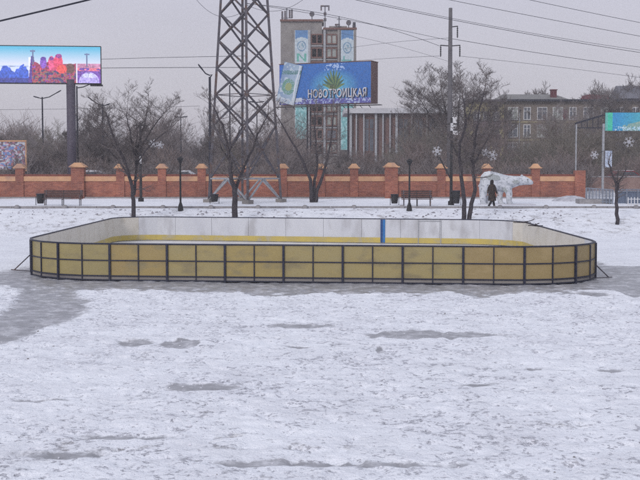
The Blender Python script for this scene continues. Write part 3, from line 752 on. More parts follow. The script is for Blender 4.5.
# ======================= TALL BLOCK =========================================
def build_block():
    Y = 205.0; s = 1/ppm(Y); g = gz(0, Y)
    X = lambda px: (px-320)*s
    Z = lambda py: at(320, py, Y).z-g
    cx = X(318); t = thing('tower_block', 'tall grey concrete block with hanging blue banners and roof aerials', 'building', (cx, Y, g))
    x = lambda px: X(px)-cx
    MB().box(((x(281)+x(322))/2, 7, Z(21)/2), (x(322)-x(281), 14, Z(21))).build('wall', M['concrete'], t)
    MB().box(((x(322)+x(356))/2+.01, 7.2, Z(29)/2), (x(356)-x(322), 13.6, Z(29))).build('wall', M['concrete'], t)
    MB().box(((x(300)+x(324))/2, 5, Z(18.5)/2+Z(21)/2), (x(324)-x(300), 6, Z(18.5)-Z(21))).build('roof_house', M['concrete'], t)
    MB().box(((x(322)+x(354))/2, 3, Z(25)/2+Z(29)/2), (3.2, 3, Z(25)-Z(29))).build('roof_house', M['concrete'], t)
    MB().box(((x(280.5)+x(323))/2, -.2, Z(20.6)), (x(323)-x(280.5), .5, .35)).build('parapet', M['frame_b'], t)
    MB().box(((x(323)+x(356.5))/2, .1, Z(28.6)), (x(356.5)-x(323.1), .5, .35)).build('parapet', M['frame_b'], t)
    for px in (294, 309.5, 324.5, 338.5, 354.8):
        MB().box((x(px), -.18, Z(30)/2), (.38, .3, Z(30))).build('pilaster', M['galvlight'] if px in (309.5, 324.5) else M['concrete'], t)
    for a, b in ((311, 323), (326, 337)):
        for r in range(9):
            y0 = 34+r*13.6; y1 = y0+10.4; z0, z1 = Z(y1), Z(y0); w = x(b)-x(a); m_ = (x(a)+x(b))/2
            if z0 < .5: break
            f = MB(); f.box((m_, -.08, z1-.1), (w, .18, .22)).box((m_, -.08, z0+.1), (w, .18, .22))
            for q in (-1, 0, 1): f.box((m_+q*(w/2-.1), -.08, (z0+z1)/2), (.2, .17, z1-z0-.44))
            wo = f.build('window', M['frame_b'], t)
            MB().box((m_, .02, (z0+z1)/2), (w-.4, .04, z1-z0-.44)).build('pane', M['glasspale'] if random.random() < .75 else M['glass'], wo)
            MB().box((m_, -.14, z0-.3), (w, .2, .14)).build('sill', M['galvlight'], wo)
    for k, (a, b) in enumerate(((295, 308.5), (340.5, 353.5))):
        w = x(b)-x(a); zt, zb = Z(30.5), Z(139 if k == 0 else 150); h = zt-zb
        def fn(U, V, k=k):
            c = np.zeros(U.shape+(3,)); n = _noise(U*9, V*60, 5+k)
            top = V > .915
            c[:] = (.30, .42, .50); c[top] = (.07, .19, .40)
            c[(V > .60) & ~top] = (.42, .50, .56)
            m = V < .42; c[m] = np.array((.16, .40, .42)); c[(V < .42) & (n > .55)] = (.26, .48, .50)
            e = ((U-.5)/.33)**2+((V-.855)/.048)**2
            c[(e < 1.0) & (e > .62)] = (.13, .24, .36); c[(e < .35) & (n > .4)] = (.16, .28, .36)
            cc = ((U-.5)/.48)**2+((V-.905)/.03)**2
            c[(cc < 1) & (V > .905)] = (.42, .50, .56)
            c[(e < 1.0) & (e > .62)] = (.13, .24, .36)
            # tall N-like strokes
            if k == 0:
                z = (V > .715) & (V < .79); d = abs((U-.22)/.56-(1-(V-.715)/.075))
                c[z & ((abs(U-.22) < .07) | (abs(U-.78) < .07) | (d < .12))] = (.10, .36, .30)
            else:
                z = (V > .715) & (V < .79); c[z & ((abs(U-.25) < .07) | (abs(V-.752) < .006) | (abs(V-.72) < .006)) & (U < .8)] = (.12, .34, .34)
            c[(U < .05) | (U > .95)] = (.45, .50, .54)
            return c*(.85+.3*n[..., None])
        picture('banner', w, h, 26, 160, fn, attr_mat('banner_%d' % k), t, ((x(a)+x(b))/2, -.36, zb))
    # aerials
    for lb, px, y0, y1, kind in (('aerial mast with panel antennas at the left roof corner of the tall block', 287, 7, 21, 0), ('aerial mast with a small drum beside the roof house of the tall block', 312, 11, 20, 1),
                             ('tallest aerial mast with a crossed head on the tall block', 325, 4, 28, 2), ('thin aerial with cross bars right of the tallest mast', 339, 15, 28, 3), ('short aerial with a dish near the right roof corner', 348.5, 20, 28, 1), ('square stub mast at the right roof corner', 354, 21, 29, 4)):
        z0, z1 = Z(y0), Z(y1); a = thing('roof_aerial', lb, 'antenna', (X(px), Y+1.0, g+z1-.1), 0, 'aerials on the tall block roof'); h = z0-z1
        MB().tube((0, 0, 0), (0, 0, h), .09 if kind != 4 else .3).build('mast', M['darksteel'], a)
        q = MB()
        if kind == 0:
            for dx in (-.8, -.3, .5, .9): MB().box((dx, 0, h*.55+dx*.2), (.32, .2, 1.5)).build('antenna', M['galv'], a)
            q.box((0, 0, h*.3), (2, .1, .1))
        elif kind == 1: q.tube((0, -.3, h*.8), (0, .1, h*.8), .45, n=12)
        elif kind == 2:
            q.box((0, 0, h*.97), (1.6, .3, .25)); q.box((-.675, 0, h*.97-.45), (.25, .3, .65)); q.box((.675, 0, h*.97-.45), (.25, .3, .65))
            for zz in (.65, .4): MB().box((0, 0, h*zz), (.5, .4, .5)).build('junction_box', M['galv'], a)
        elif kind == 3: q.box((0, 0, h*.75), (.8, .08, .1)); MB().box((-.3, 0, h*.35), (.9, .2, .3)).build('antenna', M['galv'], a); MB().tube((-1.2, 0, 0), (0, 0, h*.45), .05).build('stay', M['galv'], a)
        else: q.box((0, 0, h*.5), (.6, .5, .3))
        q.build('antenna', M['galv'], a)

# ======================= BLUE BILLBOARD =====================================
def build_blue_board():
    Y = 132.0; s = 1/ppm(Y); ang = R(-24); c = at(324.5, 104, Y); g = gz(c.x, Y)
    w = 91*s/math.cos(ang); h = 40.5*s; d = 2.05
    t = thing('billboard', 'big blue advertising billboard hung in front of the tall block', 'billboard', (c.x, Y, g), ang)
    zb = c.z-g
    MB().box((0, d/2, zb+h/2), (w, d, h)).build('box', mat('board_side', (.13, .075, .075), (.17, .10, .095), 1), t)
    def fn(U, V):
        lerp = lambda a, b, k: np.array(a)*(1-k[..., None])+np.array(b)*k[..., None]
        n = _noise(U*26, V*12, 12); n2 = _noise(U*80, V*34, 13)
        d = np.hypot((U-.60)/.28, (V-.45)/.42)
        c = lerp((.12, .46, .60), (.012, .12, .42), np.clip(d*1.0, 0, 1)); c = lerp((0, 0, 0), (1, 1, 1), np.clip(V*0, 0, 0)+1)*c
        b = (V < .13); c[b] = np.array((.10, .10, .38)); c[b & (n2 > .55)] = (.35, .42, .62)
        # leafy tuft in the middle
        for k in range(11):
            a = R(90+(k-5)*15); L = .34-.012*abs(k-5)
            for tt in np.linspace(0, 1, 26):
                x = .60+math.cos(a)*L*tt*.42; y = .38+math.sin(a)*L*tt*1.35
                col = (.03, .09, .06) if k % 2 else (.12, .19, .07)
                c[(((U-x)/(.016*(1.1-tt)+.003))**2+((V-y)/(.05*(1.1-tt)+.01))**2) < 1] = col
        c[(abs(V-.9) < .08) & (U > .5) & (U < .72) & (n2 > .62)] = (.30, .42, .66)
        # frosty bottle shape tilted at the left
        x = U*w; y = V*h; xc, yc = .13*w, .42*h; a = R(-20)
        u = (x-xc)*math.cos(a)+(y-yc)*math.sin(a); v = -(x-xc)*math.sin(a)+(y-yc)*math.cos(a)
        e = abs(V-.07-.2*(U-.02)) < .05
        c[e & (U < .25)] = (.48, .52, .62)
        c[(U < .015)] = (.02, .10, .45)
        return np.clip(c*(.85+.3*n2[..., None]), 0, 1)
    picture('poster', w-.06, h-.06, 260, 116, fn, attr_mat('poster'), t, (0, -.012, zb+.03))
    white = mat('letter_white', (.62, .62, .66), (.5, .5, .55), 3); dk = mat('letter_shadow', (.02, .025, .07), None, 3)
    text_mesh('HOBOTPOИЦKAЯ', 1.42, dk, t, (1.66, -.05, zb+.66), 'lettering', 7.25, .01)
    text_mesh('HOBOTPOИЦKAЯ', 1.38, white, t, (1.57, -.09, zb+.74), 'lettering', 7.2, .015)
    def fn2(U, V):
        n = _noise(U*9, V*18, 71); n2 = _noise(U*30, V*60, 72); k = np.clip(U*.9+.2*n, 0, 1)[..., None]
        c = np.array((.17, .26, .42))*(1-k)+np.array((.34, .44, .54))*k; c[n > .66] = (.42, .50, .58)
        q = ((U-.5)/.36)**2+((V-.42)/.2)**2
        c[(q < 1) & (n2 > .3)] = (.12, .27, .22); c[(q < .25)] = (.26, .32, .15); c[(abs(V-.78-.1*(U-.5)) < .05) & (n2 > .3)] = (.09, .20, .22)
        c[(abs(U-.86-.03*np.sin(V*9)) < .04)] = (.55, .60, .68); c[(V < .12) & (n2 > .45)] = (.50, .54, .62); return c
    cut = MB().box((0, .06, 2.32), (2.35, .10, 4.65)).build('cut_out', M['galv'], t, loc=(-w/2+.75, -.13, zb+.18)); cut.rotation_euler = (0, R(14), 0)
    cut['label'] = 'pale tilted cut-out sticking out past the top left of the blue board'
    picture('artwork', 2.33, 4.63, 40, 80, fn2, attr_mat('cut_out_art'), cut, (0, 0, .01))
    # catwalk and legs
    cw = MB().box((.6, -.6, zb-.28), (w+1.6, .9, .07)); cw.build('catwalk', M['black'], t)
    r = MB()
    for i in range(12): r.bar((-w/2+i*w/11, -.95, zb-.25), (-w/2+i*w/11, -.1, zb-.55), .05)
    r.build('bracket', M['black'], t)
    for x in (-w/2+3.1, -w/2+3.5, w/2-3.2):
        MB().tube((x, d*.5, -.3), (x, d*.5, zb+.2), .10).build('leg', M['darksteel'], t)
    MB().box((0, d/2, zb+h+.04), (w+.1, d+.1, .07)).build('top_flashing', M['frame_b'], t)

# ======================= OTHER BUILDINGS ====================================
def window(t, x, y, z, w, h, fm, pm, n=2):
    f = MB(); f.box((x, y-.03, z+h/2-.05), (w, .12, .10)).box((x, y-.03, z-h/2+.05), (w, .12, .10))
    for q in np.linspace(-1, 1, n+1): f.box((x+q*(w/2-.05), y-.03, z), (.10, .115, h-.2))
    f.box((x, y-.03, z+h*.18), (w-.2, .11, .07))
    o = f.build('window', fm, t); MB().box((x, y+.01, z), (w-.1, .03, h-.1)).build('pane', pm, o); return o
def build_buildings():
    # brown hall with white columns
    Y = 172.0; s = 1/ppm(Y); g = gz(0, Y); X = lambda p: (p-320)*s; Z = lambda y: at(320, y, Y).z-g
    x0, x1 = X(349), X(446); t = thing('brown_hall', 'long brown hall with white columns and a pale roof edge right of the tall block', 'building', ((x0+x1)/2, Y, g)); c = (x0+x1)/2
    MB().box((0, 6, Z(113.5)/2), (x1-x0, 12, Z(113.5))).build('wall', mat('brown_render', (.14, .08, .075), (.18, .11, .10), .4, c3=(.12, .095, .095)), t)
    MB().box((-.3, 5.4, Z(111)), (x1-x0+1, 13.4, .75)).build('roof', mat('pale_roof', (.50, .50, .53), (.42, .42, .45), .6), t)
    for k_, p in enumerate((350.5, 356, 363.5, 375.5, 382.5, 389.5, 396, 411, 426, 440)):
        MB().box((X(p)-c, -.5, Z(113.6)/2), ((.2 if k_ % 3 else .34), .42, Z(113.6))).build('column', M['galvlight'] if p < 400 else M['concrete'], t)
    for p in (369, 403, 418, 433): window(t, X(p)-c, -.05, Z(135), 1.5, 5, M['frame_b'], M['glass'])
    # yellow three storey building
    Y = 176.0; s = 1/ppm(Y); g = gz(0, Y); X = lambda p: (p-320)*s; Z = lambda y: at(320, y, Y).z-g
    x0, x1 = X(500), X(668); c = (x0+x1)/2
    t = thing('yellow_building', 'long dull khaki three storey building with white windows behind the trees', 'building', (c, Y, g))
    MB().box((0, 7, Z(101)/2), (x1-x0, 14, Z(101))).build('wall', mat('khaki_render', (.155, .13, .115), (.19, .16, .13), .3, c3=(.13, .11, .10), s3=2), t)
    MB().box((0, 6.6, Z(100.6)), (x1-x0+.9, 15.2, .28)).build('eave', M['darksteel'], t)
    hr = Z(96)-Z(100)
    rf = MB(); a, b, z = x0-c-.4, X(566)-c, Z(100.2)+.1
    rf.quadset([(a, -1, z), (b, -1, z), (b, 15, z), (a, 15, z), (a+1.4, 5, z+hr+.5), (b-1, 5, z+hr+.5)], [(0, 1, 5, 4), (2, 3, 4, 5), (3, 0, 4), (1, 2, 5), (0, 3, 2, 1)])
    rf.build('roof', mat('grey_roof', (.15, .145, .145), (.19, .185, .18), .8), t)
    a = X(566.5)-c; b = x1-c
    MB().quadset([(a, -1, z), (b, -1, z), (b, 15, z), (a, 15, z), (a+1, 6, z+.4), (b-1, 6, z+.4)], [(0, 1, 5, 4), (2, 3, 4, 5), (3, 0, 4), (1, 2, 5), (0, 3, 2, 1)]).build('roof', M['concrete'], t)
    redm = mat('dark_red', (.12, .025, .035), (.09, .022, .03), 1)
    for p, w, h in ((554, .85, 1.5),): MB().box((X(p)-c, 1.5, Z(99.5)+h/2), (w, .9, h)).box((X(p)-c, 1.5, Z(99.5)+h+.05), (w+.2, 1.1, .12)).build('chimney', redm, t)
    d_ = MB(); p0, p1 = X(584)-c, X(608)-c
    d_.quadset([(p0, 0, Z(100)+.1), (p1, 0, Z(100)+.1), (p1, 4, Z(100)+.1), (p0, 4, Z(100)+.1), (p0+.4, .5, Z(94.3)), (p1, .5, Z(94.3)), (p1, 4, Z(94.3)), (p0+.4, 4, Z(94.3))], [(0, 1, 5, 4), (1, 2, 6, 5), (2, 3, 7, 6), (3, 0, 4, 7), (4, 5, 6, 7)])
    d_.build('dormer', redm, t)
    for r, yc in enumerate((113.5, 131, 149)):
        for k, p in enumerate((512, 526, 541, 556.5, 571.5, 587, 603, 619, 634, 650)):
            window(t, X(p)-c, -.02, Z(yc), 1.55 if k in (0, 2, 3, 5) else 1.1, 1.95, M['frame_w'], M['glass'] if (k+r) % 3 else M['glasspale'])
    MB().box((X(564)-c, -.04, Z(114.5)), (.7, .06, 1.5)).build('red_panel', redm, t)
    for yc in (122, 140): MB().box((0, -.05, Z(yc)), (x1-x0, .1, .22)).build('string_course', mat('ochre', (.30, .26, .16), None, 1), t)
    MB().box((X(586)-c, -.07, Z(138)), (.3, .1, 9)).box((X(518.5)-c, -.07, Z(138)), (.12, .1, 9)).build('downpipe', M['galvlight'], t)
    # smaller yellow wing at the left
    Y = 170.0; s = 1/ppm(Y); g = gz(0, Y); X = lambda p: (p-320)*s; Z = lambda y: at(320, y, Y).z-g
    x0, x1 = X(468), X(503); c = (x0+x1)/2
    t = thing('yellow_house', 'narrow yellow building with dark balconies beside the khaki building', 'building', (c, Y, g))
    MB().box((0, 3, Z(102)/2), (x1-x0, 6, Z(102))).build('wall', mat('yellow_render', (.36, .32, .17), (.29, .255, .15), .5), t)
    MB().box((0, 2.8, Z(100.7)), (x1-x0+.6, 7, .3)).build('roof', M['galv'], t)
    for yc in (124, 137.5): 
        bl = MB().box((0, -.5, Z(yc)), (x1-x0-1.2, .9, .95)).build('balcony', mat('balcony_dark', (.10, .075, .09), (.15, .11, .12), 1), t)
        MB().box((0, -.97, Z(yc-3.4)), (x1-x0-1.2, .08, .1)).build('handrail', M['galvlight'], bl)
    for yc in (116, 130.5, 146):
        for p in (476, 485.5, 495): window(t, X(p)-c, -.02, Z(yc), 1.0, 1.3, M['frame_w'], M['glass'])
    # gabled house far right
    Y = 205.0; s = 1/ppm(Y); g = gz(0, Y); X = lambda p: (p-320)*s; Z = lambda y: at(320, y, Y).z-g
    x0, x1 = X(619), X(668); c = (x0+x1)/2
    t = thing('gabled_house', 'house with a dark grey pitched roof rising at the far right edge', 'house', (c, Y, g))
    MB().box((0, 5, Z(98)/2), (x1-x0-.6, 9, Z(98))).build('wall', mat('slate_render', (.13, .125, .15), (.17, .16, .185), .6), t)
    zz = Z(98.5)
    MB().quadset([(x0-c, -.2, zz), (x1-c, -.2, zz), (x1-c, 10, zz), (x0-c, 10, zz), (x0-c+.3, 4.5, Z(84)), (x1-c, 4.5, Z(84))], [(0, 1, 5, 4), (2, 3, 4, 5), (3, 0, 4), (1, 2, 5), (0, 3, 2, 1)]).build('roof', mat('slate_roof', (.10, .10, .125), (.14, .14, .165), .7), t)

# ======================= RIGHT BILLBOARD, GATEWAY ===========================
def build_right_signs():
    Y = 94.0; s = 1/ppm(Y); g = gz(20, Y)
    c = at(627, 131, Y); w = 44*s; h = 18.5*s
    t = thing('teal_billboard', 'teal and blue billboard on a pale post at the right edge', 'billboard', (at(603.5, 150, Y).x, Y, g))
    zb = c.z-g; xo = c.x-t.location.x
    MB().box((xo, .12, zb+h/2), (w, .2, h)).build('panel', M['galv'], t)
    def fn(U, V):
        n = _noise(U*14, V*7, 9); n2 = _noise(U*50, V*24, 19); c = np.zeros(U.shape+(3,)); c[:] = (.03, .26, .52)
        k = np.clip((U-.25)*1.6, 0, 1)[..., None]; c = c*(1-k)+np.array((.06, .36, .44))*k
        c[U < .055] = (.12, .40, .36); c[(U >= .055) & (U < .17)] = (.05, .48, .33)
        m = (V < .30+.55*(U-.4)) & (U > .4) & (n > .25); c[m] = (.20, .36, .34); c[m & (n2 > .6)] = (.30, .36, .28)
        c[(V < .25) & (U > .22) & (n2 > .6)] = (.40, .55, .65)
        return c*(.8+.35*n2[..., None])
    picture('poster', w-.04, h-.04, 120, 50, fn, attr_mat('poster_teal'), t, (xo, .008, zb+.02))
    MB().bar((0, .12, -.3), (0, .12, zb+.6), .17).build('post', M['galvlight'], t)
    px = at(576.3, 150, Y).x-t.location.x
    MB().bar((px, .12, -.3), (px, .12, at(576, 124, Y).z-g), .10).build('post', M['galvlight'], t)
    b = MB(); za = at(576, 123.5, Y).z-g; zc = at(576, 115, Y).z-g
    b.bar((px-.1, .12, za), (.0, .12, zc), .14).bar((px-.1, .12, za-.35), (0, .12, za-.35), .08)
    for k in range(1, 5): b.bar((px*(1-k/5), .12, za-.35), (px*(1-k/5), .12, za+(zc-za)*k/5), .05)
    b.build('truss', M['darksteel'], t)
    f = MB()
    for i in range(22): f.bar((xo-w/2+i*w/21, .1, zb+h), (xo-w/2+i*w/21, .1, zb+h+.3), .035)
    f.build('top_spikes', M['black'], t)
    p = at(606, 159, Y-.3); q = thing('banner_flag', 'small pale blue banner hanging on the post below the teal billboard', 'banner', (at(604.5, 159, Y-.15).x, Y-.15, p.z-.75))
    MB().box((0, 0, .75), (.06, .04, 1.5)).build('rod', M['galv'], q); MB().box((.33, 0, .75), (.55, .03, 1.35)).build('cloth', mat('banner_pale', (.50, .55, .66), (.35, .42, .56), 2), q)
    # railing
    Yr = 77.5; g = gz(18, Yr)
    a = at(583, 195, Yr+1.5); b_ = at(613, 195, Yr); 
    t = thing('metal_railing', 'pale metal ramp railing beside the end pillar of the brick wall', 'railing', (a.x, Yr, g))
    L = b_.x-a.x
    zt = at(600, 188, Yr).z-g; slope = -.12
    for z, r in ((zt, .035), (.2, .025)): MB().bar((0, .6, z), (L, 0, z+slope), .05).build('rail', M['railgrey'], t)
    for i in range(9):
        k = i/8; MB().bar((L*k, .6*(1-k), -.2), (L*k, .6*(1-k), zt+slope*k), .06).build('post', M['railgrey'], t)
    bl = MB()
    for i in range(34):
        k = i/33; bl.bar((L*k, .6*(1-k)+.02, .2+slope*k), (L*k, .6*(1-k)+.02, zt+slope*k), .022)
    bl.build('balusters', M['railgrey'], t)
    MB().box((L*.35, .9, .05), (L*1.3, 1.3, .5), 0).build('ramp', M['stone'], t)
    t = thing('bridge_railing', 'blue grey railing with closed dark infill behind the young tree', 'railing', (b_.x+.2, Yr+.1, g))
    L2 = 4.5
    MB().box((L2/2, .1, .42), (L2, .05, .78)).build('infill', mat('infill_blue', (.10, .13, .20), (.15, .19, .27), 2), t)
    for z in (zt-.1, .85): MB().bar((0, 0, z), (L2, 0, z), .06).build('rail', M['railgrey'], t)
    for i in range(7): MB().bar((L2*i/6, 0, -.2), (L2*i/6, 0, zt-.1), .07).build('post', M['railgrey'], t)
    v = MB()
    for i in range(40): v.bar((L2*i/39, -.02, .1), (L2*i/39, -.02, zt-.1), .02)
    v.build('balusters', M['railgrey'], t)
    Yp = 72.3; a = at(628, 207, Yp); gg = gz(a.x, Yp)
    t = thing('picket_fence', 'short white picket fence in front of the bridge railing at the right edge', 'fence', (a.x, Yp, gg))
    for z in (.15, .5): MB().bar((0, 0, z), (3.4, 0, z), .04).build('rail', M['frame_w'], t)
    v = MB()
    for i in range(18): v.bar((i*.2, 0, -.1), (i*.2, 0, .62), .05)
    v.build('pickets', M['frame_w'], t)
    # grey snow heap
    h = MB(); rr = [((0, 0, z), r, r*.8, (1, 0, 0), (0, 1, 0)) for z, r in ((-.1, 1.5), (.12, 1.25), (.28, .8), (.38, .3))]
    h.loft(rr, 14); p = at(571, 197, 82); o = h.build('snow_heap', mat('dirty_snow', (.32, .32, .36), (.50, .50, .55), 3, .9, bump=.6), None, smooth=True, loc=(p.x, 82, gz(p.x, 82))); tag(o, 'low heap of dirty snow piled against the pale gate post', 'snow heap')

# ======================= PARK FURNITURE =====================================
def build_poles():
    # tall concrete utility pole
    Y = 97.0; p = at(449.2, 200, Y); g = gz(p.x, Y); zt = at(449, 8, Y).z-g
    t = thing('utility_pole', 'tall round concrete utility pole with hanging insulators', 'utility pole', (p.x, Y, g))
    MB().path([(0, 0, -.3), (0, 0, zt)], [.25, .15], 12).build('pole', M['pole_conc'], t, smooth=True)
    z1 = at(449, 27, Y).z-g; z2 = at(449, 46, Y).z-g; s = 1/ppm(Y)
    for z, xs in ((z1, (7*s,)), (z2, (-9.5*s, 9.5*s))):
        a = MB()
        for x in xs: a.bar((0, 0, z), (x, 0, z+.06), .08)
        a.build('bracket', M['black'], t)
        for x in xs:
            q = MB(); q.tube((x, 0, z+.1), (x, 0, z-.9), .045)
            for k in range(5): q.tube((x, 0, z-.12-k*.15), (x, 0, z-.18-k*.15), .085, .05, 8)
            q.build('insulator', M['black'], t)
    for y in (122, 133): MB().box((.35, -.2, at(449, y, Y).z-g), (.35 if y == 122 else .6, .3, .8 if y == 122 else .35)).build('equipment_box', M['frame_w'], t)
    # street lamps
    def lamp(px, top, Y, base, arms, label, r=.09, group='street lamps', heads=True):
        p = at(px, 150, Y); g = gz(p.x, Y); zt = at(px, top, Y).z-g; s = 1/ppm(Y)
        t = thing('street_lamp', label, 'street lamp', (p.x, Y, g), 0, group)
        MB().path([(0, 0, -.2), (0, 0, zt*.15), (0, 0, zt)], [r*1.5, r*1.1, r*.75], 8).build('pole', M['darksteel'], t)
        for (pts) in arms:
            W = [Vector(((x-px)*s, 0, at(px, y, Y).z-g)) for x, y in pts]
            MB().path(W, .05, 6).build('arm', M['darksteel'], t)
            e = W[-1]; d = (W[-1]-W[-2]).normalized()
            MB().loft([(e-d*.1, .05, .05, (0, 1, 0), (-d.z, 0, d.x)), (e+d*.1, .09, .06, (0, 1, 0), (-d.z, 0, d.x)), (e+d*.38, .08, .05, (0, 1, 0), (-d.z, 0, d.x)), (e+d*.45, .03, .02, (0, 1, 0), (-d.z, 0, d.x))], 8).build('lamp_head', M['darksteel'], t)
        return t
    lamp(43, 97, 112, 0, [[(43, 98.5), (50, 97), (58, 92.5)], [(43, 98.5), (41, 98.2), (38.5, 97.5)]], 'double armed street lamp left of the video screen mast')
    lamp(77.6, 86, 104, 0, [[(77.6, 88), (84, 87), (91, 84)]], 'street lamp close behind the video screen mast')
    lamp(103, 104, 110, 0, [[(103, 105.5), (97, 103.5), (92, 99.5)], [(103, 105.5), (105, 105.5), (106.5, 105)]], 'double armed street lamp among the trees right of the screen mast')
    lamp(210.2, 77, 83.5, 0, [[(210.2, 78), (212.5, 74.5), (210, 75.3), (206, 73.5), (202.5, 69)]], 'dark street lamp with one hooked arm close left of the lattice tower', .11)
    lamp(181, 117, 118, 0, [[(181, 117.3), (183.5, 117)], [(181, 117.3), (178.5, 117)]], 'thin distant lamp with a small flat top right of the left tree', .06)
    lamp(257, 102, 112, 0, [[(257, 102.3), (260, 102)], [(257, 102.3), (254, 102)]], 'thin distant lamp seen through the right side of the lattice tower', .06)
    lamp(230, 85, 108, 0, [[(230, 85.5), (233, 84)]], 'thin distant lamp seen through the left side of the lattice tower', .07)
    def park_lamp(px, top, by, Y, label, cross=None):
        p = at(px, by, Y); g = gz(p.x, Y); zt = at(px, top, Y).z-g
        t = thing('park_lamp', label, 'park lamp', (p.x, Y, g), 0, 'park lamps along the path')
        MB().path([(0, 0, -.1), (0, 0, .05), (0, 0, .3), (0, 0, .5), (0, 0, zt-.1)], [.17, .17, .13, .06, .05], 8).build('pole', M['black'], t)
        MB().loft([((0, 0, zt-.3), .07, .07, (1, 0, 0), (0, 1, 0)), ((0, 0, zt-.1), .17, .17, (1, 0, 0), (0, 1, 0)), ((0, 0, zt-.04), .19, .19, (1, 0, 0), (0, 1, 0)), ((0, 0, zt+.08), .05, .05, (1, 0, 0), (0, 1, 0))], 10).build('lantern', M['black'], t)
        return t
    park_lamp(180.6, 158, 211, 69.0, 'short black park lamp left of the lattice tower'); park_lamp(409.3, 160, 213, 68.4, 'short black park lamp in front of the right bench')
    # dark decorated posts
    def deco_post(px, top, Y, by, label, arms):
        p = at(px, by, Y); g = gz(p.x, Y); zt = at(px, top, Y).z-g; s = 1/ppm(Y)
        t = thing('decorated_post', label, 'lamp post', (p.x, Y, g), 0, 'dark ornament posts')
        MB().path([(0, 0, -.1), (0, 0, .25), (0, 0, .3), (0, 0, zt)], [.2, .2, .1, .075], 8).build('pole', M['black'], t)
        a = MB()
        for x0, y0, x1, y1 in arms: a.bar(((x0-px)*s, 0, at(px, y0, Y).z-g), ((x1-px)*s, 0, at(px, y1, Y).z-g), .09)
        a.build('arm', M['black'], t)
        MB().box((0, -.1, at(px, 160 if px < 200 else 127, Y).z-g), (.16, .16, .5)).build('fitting', M['frame_w'], t)
    deco_post(141, 123, 81, 202, 'dark post with a crossed head beside the left tree', [(134, 125.5, 148, 125.5), (137, 129, 145, 121)])
    deco_post(451, 118, 75.5, 207, 'dark decorated post with a bin at its foot beside the two stemmed tree', [(451, 180, 439, 157), (445, 124, 457, 124), (451, 130, 462, 130)])
    # star ornaments
    def star(px, py, Y, r, label, hang):
        c = at(px, py, Y); t = thing('snowflake_ornament', label, 'ornament', c, 0, 'white snowflake ornaments')
        m = mat('ornament_white', (.42, .42, .45), (.30, .30, .33), 4); q = MB()
        for k in range(6):
            a = R(60*k+10); d = Vector((math.cos(a), 0, math.sin(a))); q.bar((0, 0, 0), d*r, .045)
            for sgn in (-1, 1):
                b_ = a+sgn*R(48); q.bar(d*r*.55, d*r*.55+Vector((math.cos(b_), 0, math.sin(b_)))*r*.38, .035)
        q.build('flake', m, t); MB().tube((0, -.06, 0), (0, .06, 0), .14, n=10).build('hub', m, t)
        MB().bar((0, .05, 0), Vector(hang), .04).build('hanger', M['black'], t)
    star(437, 151, 75.4, .34, 'white snowflake ornament left of the decorated post', (.12, .05, -.6)); star(492.5, 155.5, 74, .35, 'white snowflake ornament above the bear statue', (-1.2, .1, .3))
    star(485, 152.5, 76, .26, 'small white snowflake ornament beside the one above the bear', (-.7, .1, .3))
    star(594.5, 155, 88, .34, 'white snowflake ornament left of the pale banner', (.7, .1, .3)); star(153, 143.5, 80, .32, 'white snowflake ornament nearest the crossed post', (-.8, 0, .4))
    star(160, 145, 81, .3, 'white snowflake ornament farther from the crossed post', (-1.3, 0, .5)); star(629, 142, 90, .45, 'faint white snowflake ornament among trees at the right edge', (.8, .1, .3))
def bench(px, py, Y, label):
    p = at(px, py, Y); g = gz(p.x, Y)
    t = thing('park_bench', label, 'bench', (p.x, Y, g), 0, 'benches along the wall')
    L = 2.55 if px < 200 else 2.0
    b = MB(); [b.box((0, .22+.02*k, .55+.13*k), (L, .035, .105)) for k in range(4)]; b.build('backrest', M['wood'], t)
    b = MB(); [b.box((0, -.25+.12*k, .45), (L, .10, .04)) for k in range(4)]; b.build('seat', M['wood'], t)
    for x in (-L/2+.15, 0, L/2-.15):
        f = MB(); f.bar((x, -.25, -.05), (x, -.25, .43), .045).bar((x, .18, -.05), (x, .28, 1.0), .045).bar((x, -.27, .42), (x, .2, .42), .045)
        if x: f.bar((x, -.27, .66), (x, .22, .66), .045).bar((x, -.27, .42), (x, -.27, .66), .04)
        f.build('leg', M['galv'] if x else M['black'], t)
def bin_(px, py, Y, label, h=.75, r=.26):
    p = at(px, py, Y); g = gz(p.x, Y); t = thing('litter_bin', label, 'litter bin', (p.x, Y, g), 0, 'dark litter bins')
    MB().path([(0, 0, .12), (0, 0, h*.5), (0, 0, h)], [r*.8, r*.95, r], 12).build('body', M['black'], t)
    MB().path([(0, 0, h-.05), (0, 0, h+.02)], [r+.03, r+.03], 12).build('rim', M['darksteel'], t)
    for sx in (-1, 1): MB().bar((sx*(r+.04), 0, -.05), (sx*(r+.04), 0, h*.8), .035).build('leg', M['black'], t)
